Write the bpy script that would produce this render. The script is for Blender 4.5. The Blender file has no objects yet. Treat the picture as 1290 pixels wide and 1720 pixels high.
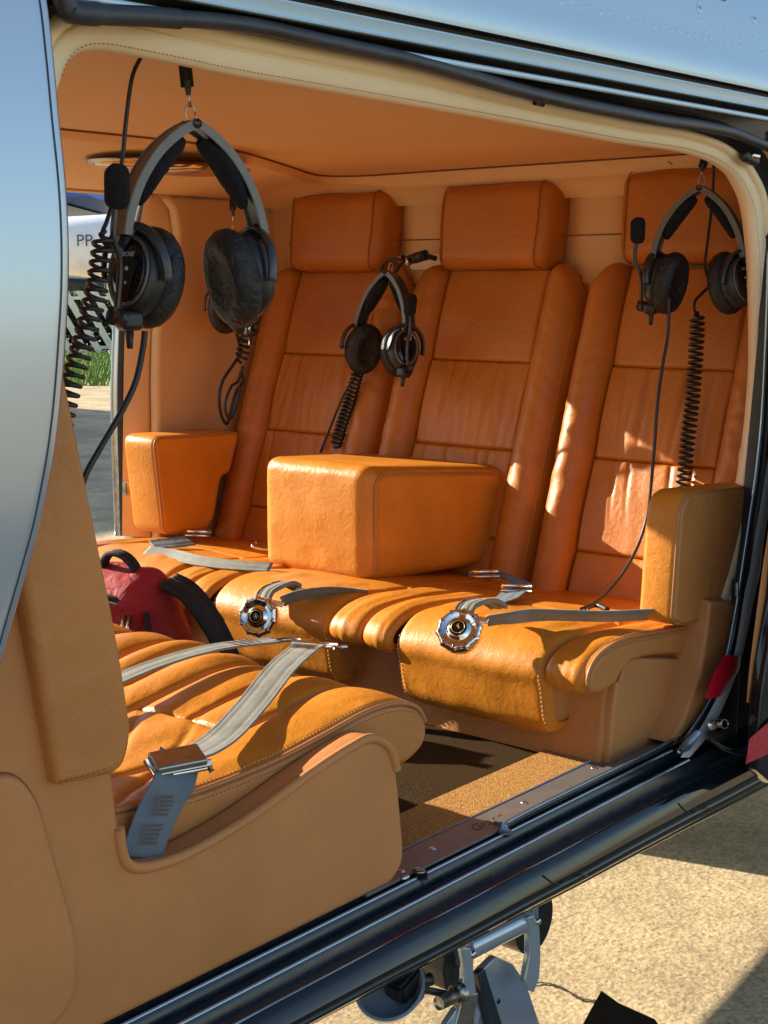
import bpy, bmesh, math, random
import numpy as np
from mathutils import Vector, Matrix, noise
random.seed(7); rng = np.random.RandomState(7)
S = bpy.context.scene
COL = S.collection
R = math.radians
# ------------------------------------------------------------------ camera, sky, sun, exposure
cd = bpy.data.cameras.new('camera'); cam = bpy.data.objects.new('camera', cd); COL.objects.link(cam)
cam.location = (0, -1.3, 1.6)
PITCH, AZ = math.atan(374/2383.), R(40.1)
cam.rotation_euler = (math.pi/2-PITCH, 0, AZ-math.pi/2)
cd.sensor_fit = 'VERTICAL'; cd.sensor_height = 36; cd.lens = 2383/1720*36
cd.clip_start = .05; cd.clip_end = 3000
S.camera = cam
SUN = Vector((-.255, 1.0, .425)).normalized()
EL = math.asin(SUN.z); ROT = math.atan2(SUN.x, SUN.y)
W = bpy.data.worlds.new('World'); S.world = W; W.use_nodes = True
nt = W.node_tree; bg = nt.nodes['Background']
sky = nt.nodes.new('ShaderNodeTexSky'); sky.sky_type = 'NISHITA'; sky.sun_disc = False
sky.sun_elevation = EL; sky.sun_rotation = ROT; sky.air_density = 1.0; sky.dust_density = .6; sky.ozone_density = 1.0
nt.links.new(sky.outputs[0], bg.inputs[0]); bg.inputs[1].default_value = .09
sl = bpy.data.lights.new('sun', 'SUN'); sl.energy = 5.0; sl.angle = R(.5); sl.color = (1, .90, .74)
so = bpy.data.objects.new('sun', sl); COL.objects.link(so); so.rotation_euler = SUN.to_track_quat('Z', 'Y').to_euler()
so.location = (0, 20, 20)
S.view_settings.view_transform = 'Standard'; S.view_settings.look = 'None'
S.view_settings.gamma = 1; S.view_settings.use_curve_mapping = False
S.view_settings.exposure = 1.34
S.render.engine = 'CYCLES'
S.cycles.max_bounces = 10; S.cycles.diffuse_bounces = 5; S.cycles.glossy_bounces = 5

# ------------------------------------------------------------------ materials
def mat(name, col, rough=.5, metal=0, bump=None, var=0, spec=.5, coat=0, emit=None, sheen=0, fine=None, stretch=None, crough=.03):
    m = bpy.data.materials.new(name); m.use_nodes = True
    n = m.node_tree.nodes; l = m.node_tree.links; b = n['Principled BSDF']
    b.inputs['Base Color'].default_value = (*col, 1); b.inputs['Roughness'].default_value = rough
    b.inputs['Metallic'].default_value = metal; b.inputs['Specular IOR Level'].default_value = spec
    b.inputs['Coat Weight'].default_value = coat; b.inputs['Coat Roughness'].default_value = crough
    b.inputs['Sheen Weight'].default_value = sheen
    if emit: b.inputs['Emission Color'].default_value = (*emit[:3], 1); b.inputs['Emission Strength'].default_value = emit[3]
    tc = n.new('ShaderNodeTexCoord'); vec = tc.outputs['Object']
    if stretch:
        mp = n.new('ShaderNodeMapping'); mp.inputs['Scale'].default_value = stretch; l.new(vec, mp.inputs[0]); vec = mp.outputs[0]
    if var:
        sc = var[1] if isinstance(var, tuple) else 9
        amt = var[0] if isinstance(var, tuple) else var
        no = n.new('ShaderNodeTexNoise'); no.inputs['Scale'].default_value = sc; no.inputs['Detail'].default_value = 6; no.inputs['Roughness'].default_value = .6
        l.new(vec, no.inputs['Vector'])
        mr = n.new('ShaderNodeMapRange'); mr.inputs[1].default_value = .3; mr.inputs[2].default_value = .7
        mr.inputs[3].default_value = 1-amt; mr.inputs[4].default_value = 1+amt; l.new(no.outputs[0], mr.inputs[0])
        mx = n.new('ShaderNodeVectorMath'); mx.operation = 'SCALE'; mx.inputs[0].default_value = col; l.new(mr.outputs[0], mx.inputs['Scale'])
        l.new(mx.outputs[0], b.inputs['Base Color'])
        mr2 = n.new('ShaderNodeMapRange'); mr2.inputs[1].default_value = .3; mr2.inputs[2].default_value = .7
        mr2.inputs[3].default_value = max(0, rough-.08); mr2.inputs[4].default_value = min(1, rough+.08); l.new(no.outputs[0], mr2.inputs[0])
        if rough > .15: l.new(mr2.outputs[0], b.inputs['Roughness'])
    last = None
    for bb in (bump or []):
        kind, scale, strength, dist = bb
        if kind == 'v':
            t = n.new('ShaderNodeTexVoronoi'); t.inputs['Scale'].default_value = scale; t.feature = 'SMOOTH_F1'; t.inputs['Smoothness'].default_value = .6
            o = t.outputs['Distance']
        elif kind == 'w':
            t = n.new('ShaderNodeTexWave'); t.inputs['Scale'].default_value = scale; t.inputs['Distortion'].default_value = .6; o = t.outputs['Fac']
        else:
            t = n.new('ShaderNodeTexNoise'); t.inputs['Scale'].default_value = scale; t.inputs['Detail'].default_value = 4; o = t.outputs[0]
            if kind == 'd': t.inputs['Distortion'].default_value = 1.2
        l.new(vec, t.inputs['Vector'])
        bp = n.new('ShaderNodeBump'); bp.inputs['Strength'].default_value = strength; bp.inputs['Distance'].default_value = dist
        l.new(o, bp.inputs['Height'])
        if last: l.new(last.outputs[0], bp.inputs['Normal'])
        last = bp
    if last: l.new(last.outputs[0], b.inputs['Normal'])
    return m
LB = [('d', 38, .25, .005), ('d', 130, .22, .0015), ('n', 90, .25, .002), ('v', 620, .35, .0009)]
M = {}
M['seat'] = mat('orange_tan_leather', (.57, .205, .017), .42, bump=LB, var=(.15, 7), spec=.38)
M['seatback'] = mat('seat_back_leather', (.47, .152, .017), .44, bump=LB, var=(.12, 7), spec=.45)
M['tan'] = mat('tan_panel_leather', (.50, .213, .070), .5, bump=[('n', 60, .15, .003), ('v', 520, .3, .0008), ('d', 7, .15, .01)], var=(.11, 4), spec=.35)
M['tanw'] = mat('tan_seat_side_leather', (.49, .198, .054), .48, bump=[('d', 18, .4, .01), ('v', 520, .3, .0008)], var=(.10, 6), spec=.35)
M['wall'] = mat('wall_leather', (.65, .385, .18), .5, bump=[('n', 8, .1, .01), ('v', 500, .2, .0007)], var=(.05, 3), spec=.35)
M['ceil'] = mat('headliner_leather', (.78, .49, .235), .6, bump=[('n', 5, .15, .02), ('v', 700, .3, .0007)], var=(.04, 3), spec=.25)
M['cream'] = mat('cream_trim_leather', (.88, .71, .46), .5, bump=[('n', 14, .2, .006), ('v', 520, .2, .0007)], var=(.04, 5), spec=.35)
M['seam'] = mat('seam_thread', (.20, .07, .02), .7)
M['stitch'] = mat('stitch_thread', (.72, .42, .18), .7)
M['stitchd'] = mat('dark_stitch_thread', (.20, .10, .045), .7)
M['pipe'] = mat('piping_leather', (.42, .17, .055), .45)
M['lid'] = mat('dark_trim', (.10, .05, .03), .5)
M['black'] = mat('black_plastic', (.012, .013, .015), .38, bump=[('n', 800, .12, .0005)], var=(.2, 30))
M['satin'] = mat('satin_black_plastic', (.02, .022, .026), .3, spec=.6)
M['gloss'] = mat('gloss_black_plastic', (.006, .006, .007), .08)
M['cushion'] = mat('black_ear_cushion', (.013, .013, .016), .5, bump=[('d', 60, .9, .006), ('n', 240, .4, .002)], var=(.3, 40), spec=.4)
M['fleece'] = mat('black_fleece', (.006, .007, .011), 1.0, bump=[('n', 420, 1, .004), ('n', 120, 1, .004)])
M['rubber'] = mat('black_rubber', (.014, .014, .015), .45, var=(.3, 40))
M['seal'] = mat('weathered_rubber_seal', (.028, .032, .040), .42, var=(.5, 14), bump=[('n', 60, .3, .003)])
M['greyband'] = mat('grey_metal_band', (.15, .145, .14), .45, metal=.6, var=(.08, 60))
M['metal'] = mat('bright_metal', (.62, .62, .62), .16, metal=1)
M['chrome'] = mat('chrome', (.80, .79, .77), .07, metal=1)
M['steel'] = mat('worn_steel', (.42, .40, .38), .3, metal=1, var=(.15, 50))
M['web'] = mat('grey_seat_belt_webbing', (.19, .19, .16), .8, bump=[('n', 900, .5, .001), ('n', 60, .3, .003)], var=(.16, 30), sheen=.1)
M['web_dark'] = mat('blue_grey_webbing', (.13, .165, .20), .75, bump=[('n', 900, .5, .001)], var=(.12, 40))
M['paint'] = mat('grey_blue_metallic_paint', (.40, .48, .56), .22, metal=.55, coat=.5, crough=.06)
M['paint_light'] = mat('pale_blue_grey_paint', (.52, .72, .86), .30, metal=.15, coat=.3, crough=.1)
M['hull'] = mat('dark_gloss_paint', (.006, .009, .012), .07, spec=.5)
M['channel'] = mat('dark_blue_channel_paint', (.012, .020, .028), .3, coat=.1, crough=.1, var=(.1, 30))
M['rail'] = mat('bare_edge_metal', (.36, .46, .54), .22, metal=.8, var=(.06, 50))
M['recess'] = mat('recess_metal', (.11, .10, .09), .45, metal=.5, var=(.35, 9), stretch=(.4, 1, 1))
M['greytrim'] = mat('grey_painted_frame', (.50, .52, .52), .4, metal=.3, var=(.06, 30))
M['red'] = mat('red_reflective_tape', (.52, .008, .025), .3, coat=.6, var=(.1, 80))
M['plate'] = mat('anodised_sill_plate', (.19, .17, .16), .45, metal=.4, var=(.06, 25), bump=[('n', 500, .1, .0005)])
M['bag'] = mat('red_backpack_fabric', (.30, .006, .014), .75, bump=[('n', 900, .4, .001), ('d', 24, .6, .012)], var=(.1, 20))
M['bagblack'] = mat('black_backpack_fabric', (.012, .012, .013), .8, bump=[('n', 600, .6, .001)])
M['amber'] = mat('amber_lens', (.85, .40, .04), .12, coat=1)
M['glasslens'] = mat('clear_lens', (.55, .50, .42), .08, metal=.5)
M['white'] = mat('white_aircraft_paint', (.78, .80, .82), .3, var=(.03, 3))
M['blue'] = mat('blue_roof_paint', (.03, .12, .45), .5)
M['slat'] = mat('pale_fence_slat', (.80, .75, .58), .7, var=(.1, 3))
M['fdark'] = mat('dark_green_hedge', (.02, .035, .025), .9, bump=[('n', 4, 1, .2)])
M['letter'] = mat('dark_lettering', (.05, .06, .07), .6)
M['print'] = mat('pale_print', (.55, .55, .55), .5)
M['gold'] = mat('gold_print', (.75, .52, .12), .35, metal=.6)
M['greyroof'] = mat('hangar_cladding', (.45, .46, .47), .6, var=(.08, .5))
M['wood'] = mat('dark_trunk', (.10, .07, .05), .9)
# carpet
def carpet():
    m = mat('gold_brown_carpet', (.34, .20, .07), .95, bump=[('n', 700, 1, .006), ('v', 330, .8, .004)], spec=.1)
    n = m.node_tree.nodes; l = m.node_tree.links; b = n['Principled BSDF']
    tc = n.new('ShaderNodeTexCoord'); t = n.new('ShaderNodeTexNoise'); t.inputs['Scale'].default_value = 520; t.inputs['Detail'].default_value = 2
    l.new(tc.outputs['Object'], t.inputs[0])
    cr = n.new('ShaderNodeValToRGB'); cr.color_ramp.elements[0].position = .35; cr.color_ramp.elements[1].position = .65
    cr.color_ramp.elements[0].color = (.34, .15, .032, 1); cr.color_ramp.elements[1].color = (.86, .46, .15, 1)
    l.new(t.outputs[0], cr.inputs[0]); l.new(cr.outputs[0], b.inputs['Base Color'])
    return m
M['carpet'] = carpet()
M['mat'] = mat('dark_ribbed_mat', (.075, .042, .014), .95, bump=[('w', 95, 1, .004), ('n', 600, 1, .003)], var=(.3, 300), spec=.1)
def concrete():
    m = bpy.data.materials.new('weathered_concrete'); m.use_nodes = True
    n = m.node_tree.nodes; l = m.node_tree.links; b = n['Principled BSDF']; b.inputs['Roughness'].default_value = .9
    tc = n.new('ShaderNodeTexCoord')
    def noi(s, d=8, r=.6):
        t = n.new('ShaderNodeTexNoise'); t.inputs['Scale'].default_value = s; t.inputs['Detail'].default_value = d; t.inputs['Roughness'].default_value = r
        l.new(tc.outputs['Object'], t.inputs[0]); return t.outputs[0]
    a = noi(70, 8, .75); c = noi(1.9, 6, .65)
    cr = n.new('ShaderNodeValToRGB'); e = cr.color_ramp.elements
    e[0].position = .30; e[0].color = (.16, .12, .075, 1); e[1].position = .66; e[1].color = (.70, .565, .35, 1)
    x = cr.color_ramp.elements.new(.5); x.color = (.50, .395, .235, 1)
    l.new(a, cr.inputs[0])
    cr2 = n.new('ShaderNodeValToRGB'); e = cr2.color_ramp.elements
    e[0].position = .3; e[0].color = (.58, .54, .50, 1); e[1].position = .60; e[1].color = (1.1, 1.05, .98, 1)
    l.new(c, cr2.inputs[0])
    mu = n.new('ShaderNodeMixRGB'); mu.blend_type = 'MULTIPLY'; mu.inputs[0].default_value = 1
    l.new(cr.outputs[0], mu.inputs[1]); l.new(cr2.outputs[0], mu.inputs[2]); l.new(mu.outputs[0], b.inputs['Base Color'])
    v = n.new('ShaderNodeTexVoronoi'); v.inputs['Scale'].default_value = 75; l.new(tc.outputs['Object'], v.inputs['Vector'])
    b1 = n.new('ShaderNodeBump'); b1.inputs['Strength'].default_value = .45; b1.inputs['Distance'].default_value = .003; l.new(v.outputs[0], b1.inputs['Height'])
    b2 = n.new('ShaderNodeBump'); b2.inputs['Strength'].default_value = .5; b2.inputs['Distance'].default_value = .005; l.new(a, b2.inputs['Height']); l.new(b1.outputs[0], b2.inputs['Normal'])
    l.new(b2.outputs[0], b.inputs['Normal'])
    return m
M['concrete'] = concrete()
M['grass'] = mat('grass_blades', (.16, .26, .035), .7, var=(.35, 2))
M['crack'] = mat('crack_dirt', (.05, .035, .022), .95)

# ------------------------------------------------------------------ object helpers
WL = {}
def setp(o, label=None, cat=None, group=None, kind=None):
    if label: o['label'] = label
    if cat: o['category'] = cat
    if group: o['group'] = group
    if kind: o['kind'] = kind
    return o
def thing(name, label, cat, loc=(0, 0, 0), group=None, rot=None):
    o = bpy.data.objects.new(name, None); COL.objects.link(o); o.empty_display_size = .05
    if rot is None: o.location = loc; WL[o.name] = Vector(loc)
    else: o.matrix_world = Matrix.Translation(loc) @ rot.to_4x4(); WL[o.name] = Vector((0, 0, 0))
    return setp(o, label, cat, group)
def mk(name, V, F, m, parent=None, smooth=True, label=None, kind=None, bevel=0, loc=None):
    me = bpy.data.meshes.new(name)
    off = WL[parent.name] if parent is not None else Vector(loc or (0, 0, 0))
    V = np.asarray(V, float).reshape(-1, 3) - np.array(off)
    me.from_pydata(V.tolist(), [], [list(map(int, f)) for f in F]); me.update()
    if isinstance(m, str): m = M[m]
    me.materials.append(m)
    if bevel:
        bm = bmesh.new(); bm.from_mesh(me)
        bmesh.ops.bevel(bm, geom=list(bm.edges), offset=bevel, segments=2, affect='EDGES', clamp_overlap=True)
        bm.to_mesh(me); bm.free()
    if smooth:
        me.polygons.foreach_set('use_smooth', [True]*len(me.polygons))
        if smooth != 'all': me.set_sharp_from_angle(angle=R(40))
    o = bpy.data.objects.new(name, me); COL.objects.link(o)
    if parent is not None: o.parent = parent
    else: o.location = off
    WL[o.name] = off
    if label: o['label'] = label
    if kind: o['kind'] = kind
    return o
class MB:
    def __init__(s): s.V = []; s.F = []; s.n = 0
    def add(s, V, F):
        V = np.asarray(V, float).reshape(-1, 3); s.V.append(V)
        s.F += [[i+s.n for i in f] for f in F]; s.n += len(V); return s
    def mk(s, name, m, parent=None, **k): return mk(name, np.vstack(s.V), s.F, m, parent, **k)
def gridf(n, m, flip=False, closed=False):
    F = []
    for i in range(n-1):
        for j in range(m-1 if not closed else m):
            a, b, c, d = i*m+j, i*m+(j+1) % m, (i+1)*m+(j+1) % m, (i+1)*m+j
            F.append([a, d, c, b] if flip else [a, b, c, d])
    return F
def cr(P, n=8, closed=False):
    P = np.asarray(P, float); out = []; N = len(P)
    if N < 3: return np.array([P[0]+(P[-1]-P[0])*t for t in np.linspace(0, 1, n+1)])
    for i in range(N if closed else N-1):
        if closed: p0, p1, p2, p3 = P[i-1], P[i], P[(i+1) % N], P[(i+2) % N]
        else: p0, p1, p2, p3 = P[max(i-1, 0)], P[i], P[i+1], P[min(i+2, N-1)]
        for t in np.linspace(0, 1, n, endpoint=False):
            out.append(.5*((2*p1)+(-p0+p2)*t+(2*p0-5*p1+4*p2-p3)*t*t+(-p0+3*p1-3*p2+p3)*t**3))
    if not closed: out.append(P[-1])
    return np.array(out)
def resample(P, n):
    P = np.asarray(P, float); d = np.r_[0, np.cumsum(np.linalg.norm(np.diff(P, axis=0), axis=1))]
    t = np.linspace(0, d[-1], n); return np.stack([np.interp(t, d, P[:, k]) for k in range(P.shape[1])], 1)
def frames(P):
    T = np.gradient(P, axis=0); T /= np.linalg.norm(T, axis=1)[:, None]+1e-12
    a = np.array([0, 0, 1.]) if abs(T[0][2]) < .9 else np.array([1., 0, 0])
    u = np.cross(T[0], a); u /= np.linalg.norm(u); U = []
    for t in T:
        u = u-t*np.dot(u, t); u /= np.linalg.norm(u)+1e-12; U.append(u.copy())
    U = np.array(U); return T, U, np.cross(T, U)
def tubeVF(P, r, k=8, caps=True, flat=1.0):
    P = np.asarray(P, float); T, U, B = frames(P); r = np.broadcast_to(r, len(P))
    V = []
    for i in range(len(P)):
        for j in range(k):
            a = 2*math.pi*j/k; V.append(P[i]+r[i]*(math.cos(a)*U[i]*flat+math.sin(a)*B[i]))
    F = gridf(len(P), k, closed=True)
    if caps: F.append(list(range(k))); F.append(list(range((len(P)-1)*k, len(P)*k))[::-1])
    return V, F
def tube(name, P, r, m, parent=None, k=8, **kw):
    V, F = tubeVF(P, r, k); return mk(name, V, F, m, parent, smooth='all', **kw)
def coilP(P, Rr, turns, per=12, Rend=None):
    P = resample(cr(P, 10), turns*per+1); T, U, B = frames(P); out = []
    for i in range(len(P)):
        a = 2*math.pi*i/per; rr = Rr*(min(1, i/(per*1.0), (len(P)-1-i)/(per*1.0)))
        out.append(P[i]+rr*(math.cos(a)*U[i]+math.sin(a)*B[i]))
    return np.array(out)
def boxVF(c, s, rot=None):
    V = np.array([[x, y, z] for x in (-.5, .5) for y in (-.5, .5) for z in (-.5, .5)])*np.array(s)
    if rot is not None: V = V @ np.array(rot).T
    V = V+np.array(c)
    return V, [[0, 1, 3, 2], [4, 6, 7, 5], [0, 4, 5, 1], [2, 3, 7, 6], [0, 2, 6, 4], [1, 5, 7, 3]]
def rboxVF(size, r, n=14, disp=None):
    sx, sy, sz = [v/2 for v in size]; V = []; F = []; idx = {}
    h = np.array([sx, sy, sz]); inn = np.maximum(h-r, 1e-5)
    def coords(hh):   # denser near the rounded edges
        a = np.linspace(-hh+min(r, hh), hh-min(r, hh), n)
        e = [hh-min(r, hh)+min(r, hh)*math.tan(t)/1.0 for t in np.linspace(0, math.pi/4, 6)[1:]]
        return np.r_[[-x for x in e[::-1]], a, e]
    cs = [coords(v) for v in h]
    for ax in range(3):
        for sg in (-1, 1):
            o1, o2 = [(1, 2), (2, 0), (0, 1)][ax]; A, B = cs[o1], cs[o2]; base = []
            for a in A:
                row = []
                for b in B:
                    p = np.zeros(3); p[ax] = sg*h[ax]; p[o1] = a; p[o2] = b
                    q = np.clip(p, -inn, inn); d = p-q; L = np.linalg.norm(d); w = q+d/L*r if L > 1e-9 else p
                    nrm = d/L if L > 1e-9 else np.zeros(3)
                    if disp is not None: w = disp(w, nrm, ax, sg)
                    key = tuple(np.round(p, 6))
                    if key not in idx: idx[key] = len(V); V.append(w)
                    row.append(idx[key])
                base.append(row)
            for i in range(len(A)-1):
                for j in range(len(B)-1):
                    f = [base[i][j], base[i+1][j], base[i+1][j+1], base[i][j+1]]
                    F.append(f if sg > 0 else f[::-1])
    return np.array(V), F
def roundpoly(P, r, n=6):
    P = [np.array(p[:2], float) for p in P]; out = []; N = len(P)
    rr = r if isinstance(r, (list, tuple)) else [r]*N
    for i in range(N):
        a, b, c = P[i-1], P[i], P[(i+1) % N]
        if rr[i] <= 0: out.append(b); continue
        d1 = a-b; d2 = c-b; l1 = np.linalg.norm(d1); l2 = np.linalg.norm(d2); q = min(rr[i], l1*.48, l2*.48)
        s = b+d1/l1*q; e = b+d2/l2*q
        for t in np.linspace(0, 1, n+1): out.append((1-t)**2*s+2*t*(1-t)*b+t*t*e)
    return np.array(out)
def inset(O, nin, ins):
    Q = O+nin*ins; d = np.roll(O, -1, 0)-O
    for _ in range(40):
        bad = False
        for i in range(len(Q)):
            j = (i+1) % len(Q)
            if np.dot(Q[j]-Q[i], d[i]) < -1e-9: m_ = (Q[i]+Q[j])/2; Q[i] = m_; Q[j] = m_; bad = True
        if not bad: break
    return Q
def slabVF(O, c0, c1, r, f=None, n=5):
    """outline O (a,b) extruded from c0 to c1 with edges rounded by r; f maps (a,b,c) to the world, default (a, c, b)"""
    f = f or (lambda a, b, c: (a, c, b))
    O = np.asarray(O, float); N = len(O)
    area = .5*sum(O[i-1][0]*O[i][1]-O[i][0]*O[i-1][1] for i in range(N))
    if area < 0: O = O[::-1]
    t = np.roll(O, -1, 0)-np.roll(O, 1, 0); t /= np.linalg.norm(t, axis=1)[:, None]+1e-12
    nin = np.stack([-t[:, 1], t[:, 0]], 1)
    lay = [(c0+r*(1-math.sin(a)), r*(1-math.cos(a))) for a in np.linspace(math.pi/2, 0, n)]
    # from cap0 (inset r) out to the rim
    L = [(c0+r*(1-math.cos(a)), r*(1-math.sin(a))) for a in np.linspace(0, math.pi/2, n)]
    L += [(c1-r*(1-math.cos(a)), r*(1-math.sin(a))) for a in np.linspace(math.pi/2, 0, n)]
    V = []
    for c, ins in L:
        Q = inset(O, nin, ins)
        V += [f(q[0], q[1], c) for q in Q]
    F = gridf(len(L), N, closed=True)
    from mathutils.geometry import delaunay_2d_cdt
    for ci, fl in ((0, False), (len(L)-1, True)):
        c, ins = L[ci]; Q = inset(O, nin, ins); keep = [i for i in range(N) if np.linalg.norm(Q[i]-Q[i-1]) > 1e-7]
        r_ = delaunay_2d_cdt([Vector(Q[i]) for i in keep], [], [list(range(len(keep)))], 1, 1e-8)
        b0 = len(V); V += [f(q[0], q[1], c) for q in r_[0]]
        F += [[b0+i for i in (t if fl else t[::-1])] for t in r_[2]]
    return np.array(V), F
def slab(name, O, c0, c1, r, m, parent=None, f=None, **k):
    V, F = slabVF(O, c0, c1, r, f); return mk(name, V, F, m, parent, **k)
def sweepx(name, prof, x0, x1, m, parent=None, nx=2, fz=None, smooth=True, **k):
    """cross-section polyline (y,z) run along x"""
    xs = np.linspace(x0, x1, nx); V = []
    for x in xs:
        for y, z in prof:
            V.append((x, y, z+(fz(x, y, z) if fz else 0)))
    return mk(name, V, gridf(nx, len(prof)), m, parent, smooth=smooth, **k)
def patch(base, u0, u1, v0, v1, f, E, nu=30, nv=60):
    """rectangle in (u,v) on a base surface, padded by f and dropping at its four edges; E=[(depth,radius)]*4 for u0,u1,v0,v1"""
    V = []
    def q(N, r0, r1, L):
        t = np.linspace(0, 1, N); return .5*(t+ (1-np.cos(math.pi*t))/2)
    us = q(nu, 0, 0, 1); vs = q(nv, 0, 0, 1)
    for a in us:
        u = u0+(u1-u0)*a
        va = v0(u) if callable(v0) else v0; vb = v1(u) if callable(v1) else v1
        for b in vs:
            v = va+(vb-va)*b
            h = f(u, v)
            for (dep, r), d in zip(E, (u-u0, u1-u, v-va, vb-v)):
                if dep and d < r: h -= dep*(1-math.sqrt(max(0, 1-(1-d/r)**2)))
            p, nrm = base(u, v); V.append(p+nrm*h)
    return np.array(V), gridf(nu, nv)
def nz(x, y, z, s): return noise.noise(Vector((x*s, y*s, z*s)))
def stitch(P, m, parent, gap=.0075, ln=.0045, r=.0011, name='stitching', side=None):
    P = cr(P, 10); L = np.sum(np.linalg.norm(np.diff(P, axis=0), axis=1)); N = max(2, int(L/gap)); Q = resample(P, N*4+1); mb = MB()
    for i in range(N):
        a, b = Q[i*4], Q[i*4+2]
        V, F = tubeVF([a, (a+b)/2, b], [r*.6, r, r*.6], 5); mb.add(V, F)
    return mb.mk(name, m, parent, smooth='all', kind='stuff')

# ================================================================== THE GROUND AND FAR BACKGROUND
g = []
xs = np.r_[-400, -60, -10, np.linspace(-4, 12, 40), 30, 80, 400, 1200]; ys = np.r_[-400, -60, -10, np.linspace(-4, 12, 40), 30, 80, 400, 1200]
V = [(x, y, -.12) for x in xs for y in ys]
mk('ground', V, gridf(len(xs), len(ys), flip=True), 'concrete', kind='structure', smooth=False)
# crack in the concrete
cp = [(2.86, .80), (2.84, .72), (2.86, .64), (2.80, .57), (2.83, .50), (2.78, .42), (2.80, .33), (2.76, .22), (2.79, .1), (2.74, -.1)]
cp = [(2.7279,0.6914,-0.1200), (2.7713,0.6300,-0.1200), (2.7670,0.5725,-0.1200), (2.8009,0.5417,-0.1200), (2.8113,0.4867,-0.1200), (2.7940,0.4237,-0.1200), (2.8073,0.3895,-0.1200), (2.8046,0.3211,-0.1200), (2.8208,0.2492,-0.1200)]
P = resample(cr(cp, 6), 90); V = []
for i, p in enumerate(P):
    w = .003+.007*abs(nz(i*.13, 3, 1, 3))*1.6; jx = .008*nz(i, 1, 0, .9); jy = .008*nz(i, 5, 0, .9)
    V += [(p[0]+jx-w, p[1]+jy, -.116), (p[0]+jx+w, p[1]+jy+.002, -.116)]
setp(mk('pavement_crack', V, [[2*i, 2*i+1, 2*i+3, 2*i+2] for i in range(89)], 'crack', smooth=False), kind='structure')

# grass strip below the fence
Ga = np.array([(18.7038,24.7266,-0.1200), (20.8797,22.1425,-0.1200)])
u = (Ga[1]-Ga[0])/np.linalg.norm(Ga[1]-Ga[0]); wv = np.array([-u[1], u[0], 0]); wv = wv if wv[1] > 0 else -wv
L = np.linalg.norm(Ga[1]-Ga[0]); mb = MB()
for k in range(15000):
    a = random.uniform(-.6, 1.3)*L; b = random.uniform(-5.5, 4.5); p = Ga[0]+u*a+wv*b
    h = random.uniform(.08, .30)*(1 if b > -4.5 else .5); th = random.uniform(0, 6.28); d = np.array([math.cos(th), math.sin(th), 0])*.02
    ln = np.array([random.uniform(-1, 1), random.uniform(-1, 1), 0])*h*.4
    mb.add([p-d, p+d, p+ln+np.array([0, 0, h])], [[0, 1, 2]])
o = mb.mk('grass', 'grass', smooth=False, kind='stuff')
# slatted fence
Fa = np.array([(21.8246,29.5568,-0.1200), (24.8742,25.9353,-0.1200)])
fr = thing('slatted_fence', 'fence of pale leaning slats before a dark hedge, far beyond the open door', 'fence', tuple(Fa[0]))
u = (Fa[1]-Fa[0]); L = np.linalg.norm(u); u /= L; wv = np.array([-u[1], u[0], 0])
pitch = .37; n = int(L/pitch)
me = None
for i in range(n+6):
    a = (i-4)*pitch; lean = .55
    V0, F0 = boxVF((0, 0, 0), (.19, .03, 1.62))
    V1 = np.array([Fa[0]+u*(a+v[0]-v[2]*lean)+wv*v[1]+np.array([0, 0, v[2]+.87]) for v in V0])
    mk('slat', V1, F0, 'slat', fr, smooth=False)
for zz in (.25, 1.5):
    V0, F0 = boxVF((L/2, .05, zz), (L+2, .05, .08)); mk('rail', [Fa[0]+u*v[0]+wv*v[1]+np.array([0, 0, v[2]]) for v in V0], F0, 'slat', fr, smooth=False)
# hedge behind it
mb = MB(); Hc = Fa[0]+wv*1.0*(1 if wv[1] > 0 else -1)
for k in range(9000):
    a = random.uniform(-1.5, L+2); p = Fa[0]+u*a+(wv if wv[1] > 0 else -wv)*random.uniform(.35, 1.3)+np.array([0, 0, random.uniform(0, 1.65)])
    d = rng.normal(size=3)*.09; e = rng.normal(size=3)*.09; mb.add([p, p+d, p+e], [[0, 1, 2]])
setp(mb.mk('hedge', 'fdark', smooth=False), 'dark green hedge behind the leaning slats of the far fence', 'hedge', kind='stuff')

# parked white aeroplane beyond the fence
Q = np.array([(33.4304,44.3712,-0.1200), (37.8572,39.1142,-0.1200)])
A0, A1 = Q; ax = (A1-A0)/np.linalg.norm(A1-A0); up = np.array([0, 0, 1.]); de = np.cross(up, ax)
if de[1] < 0: de = -de
dist = np.linalg.norm(A1-A0)/300   # metres per photo pixel there
ap = thing('parked_aeroplane', 'white parked aeroplane with dark registration letters seen beyond the far fence', 'aeroplane', tuple((A0+A1)/2))
def ap_pt(px, h, d=0): return A0+ax*(px-60)*dist+up*h+de*d
s = dist
prof = [(40, 3.5, .25), (75, 3.45, .75), (120, 3.35, 1.1), (200, 3.3, 1.25), (300, 3.35, 1.25), (420, 3.5, 1.1), (620, 3.9, .45), (760, 4.1, .15)]
prof = [(p, z, r) for p, z, r in prof]; V = []
for p, z, r in prof:
    for j in range(24):
        a = 2*math.pi*j/24; V.append(ap_pt(p, z+r*1.0*math.sin(a), r*.9*math.cos(a)))
mk('fuselage', V, gridf(len(prof), 24, closed=True)+[list(range(24))], 'white', ap, smooth='all')
V0, F0 = boxVF((0, 0, 0), (2.2, 15, .22)); mk('wing', [ap_pt(520, 4.75)+ax*v[0]+de*v[1]+up*v[2] for v in V0], F0, 'white', ap, bevel=.08)
for dd in (-4, 4):
    P = [ap_pt(440, 4.3, dd), ap_pt(460, 4.3, dd), ap_pt(540, 4.4, dd)]; tube('engine_nacelle', P, [.3, .48, .4], 'white', ap, k=14)
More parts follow.
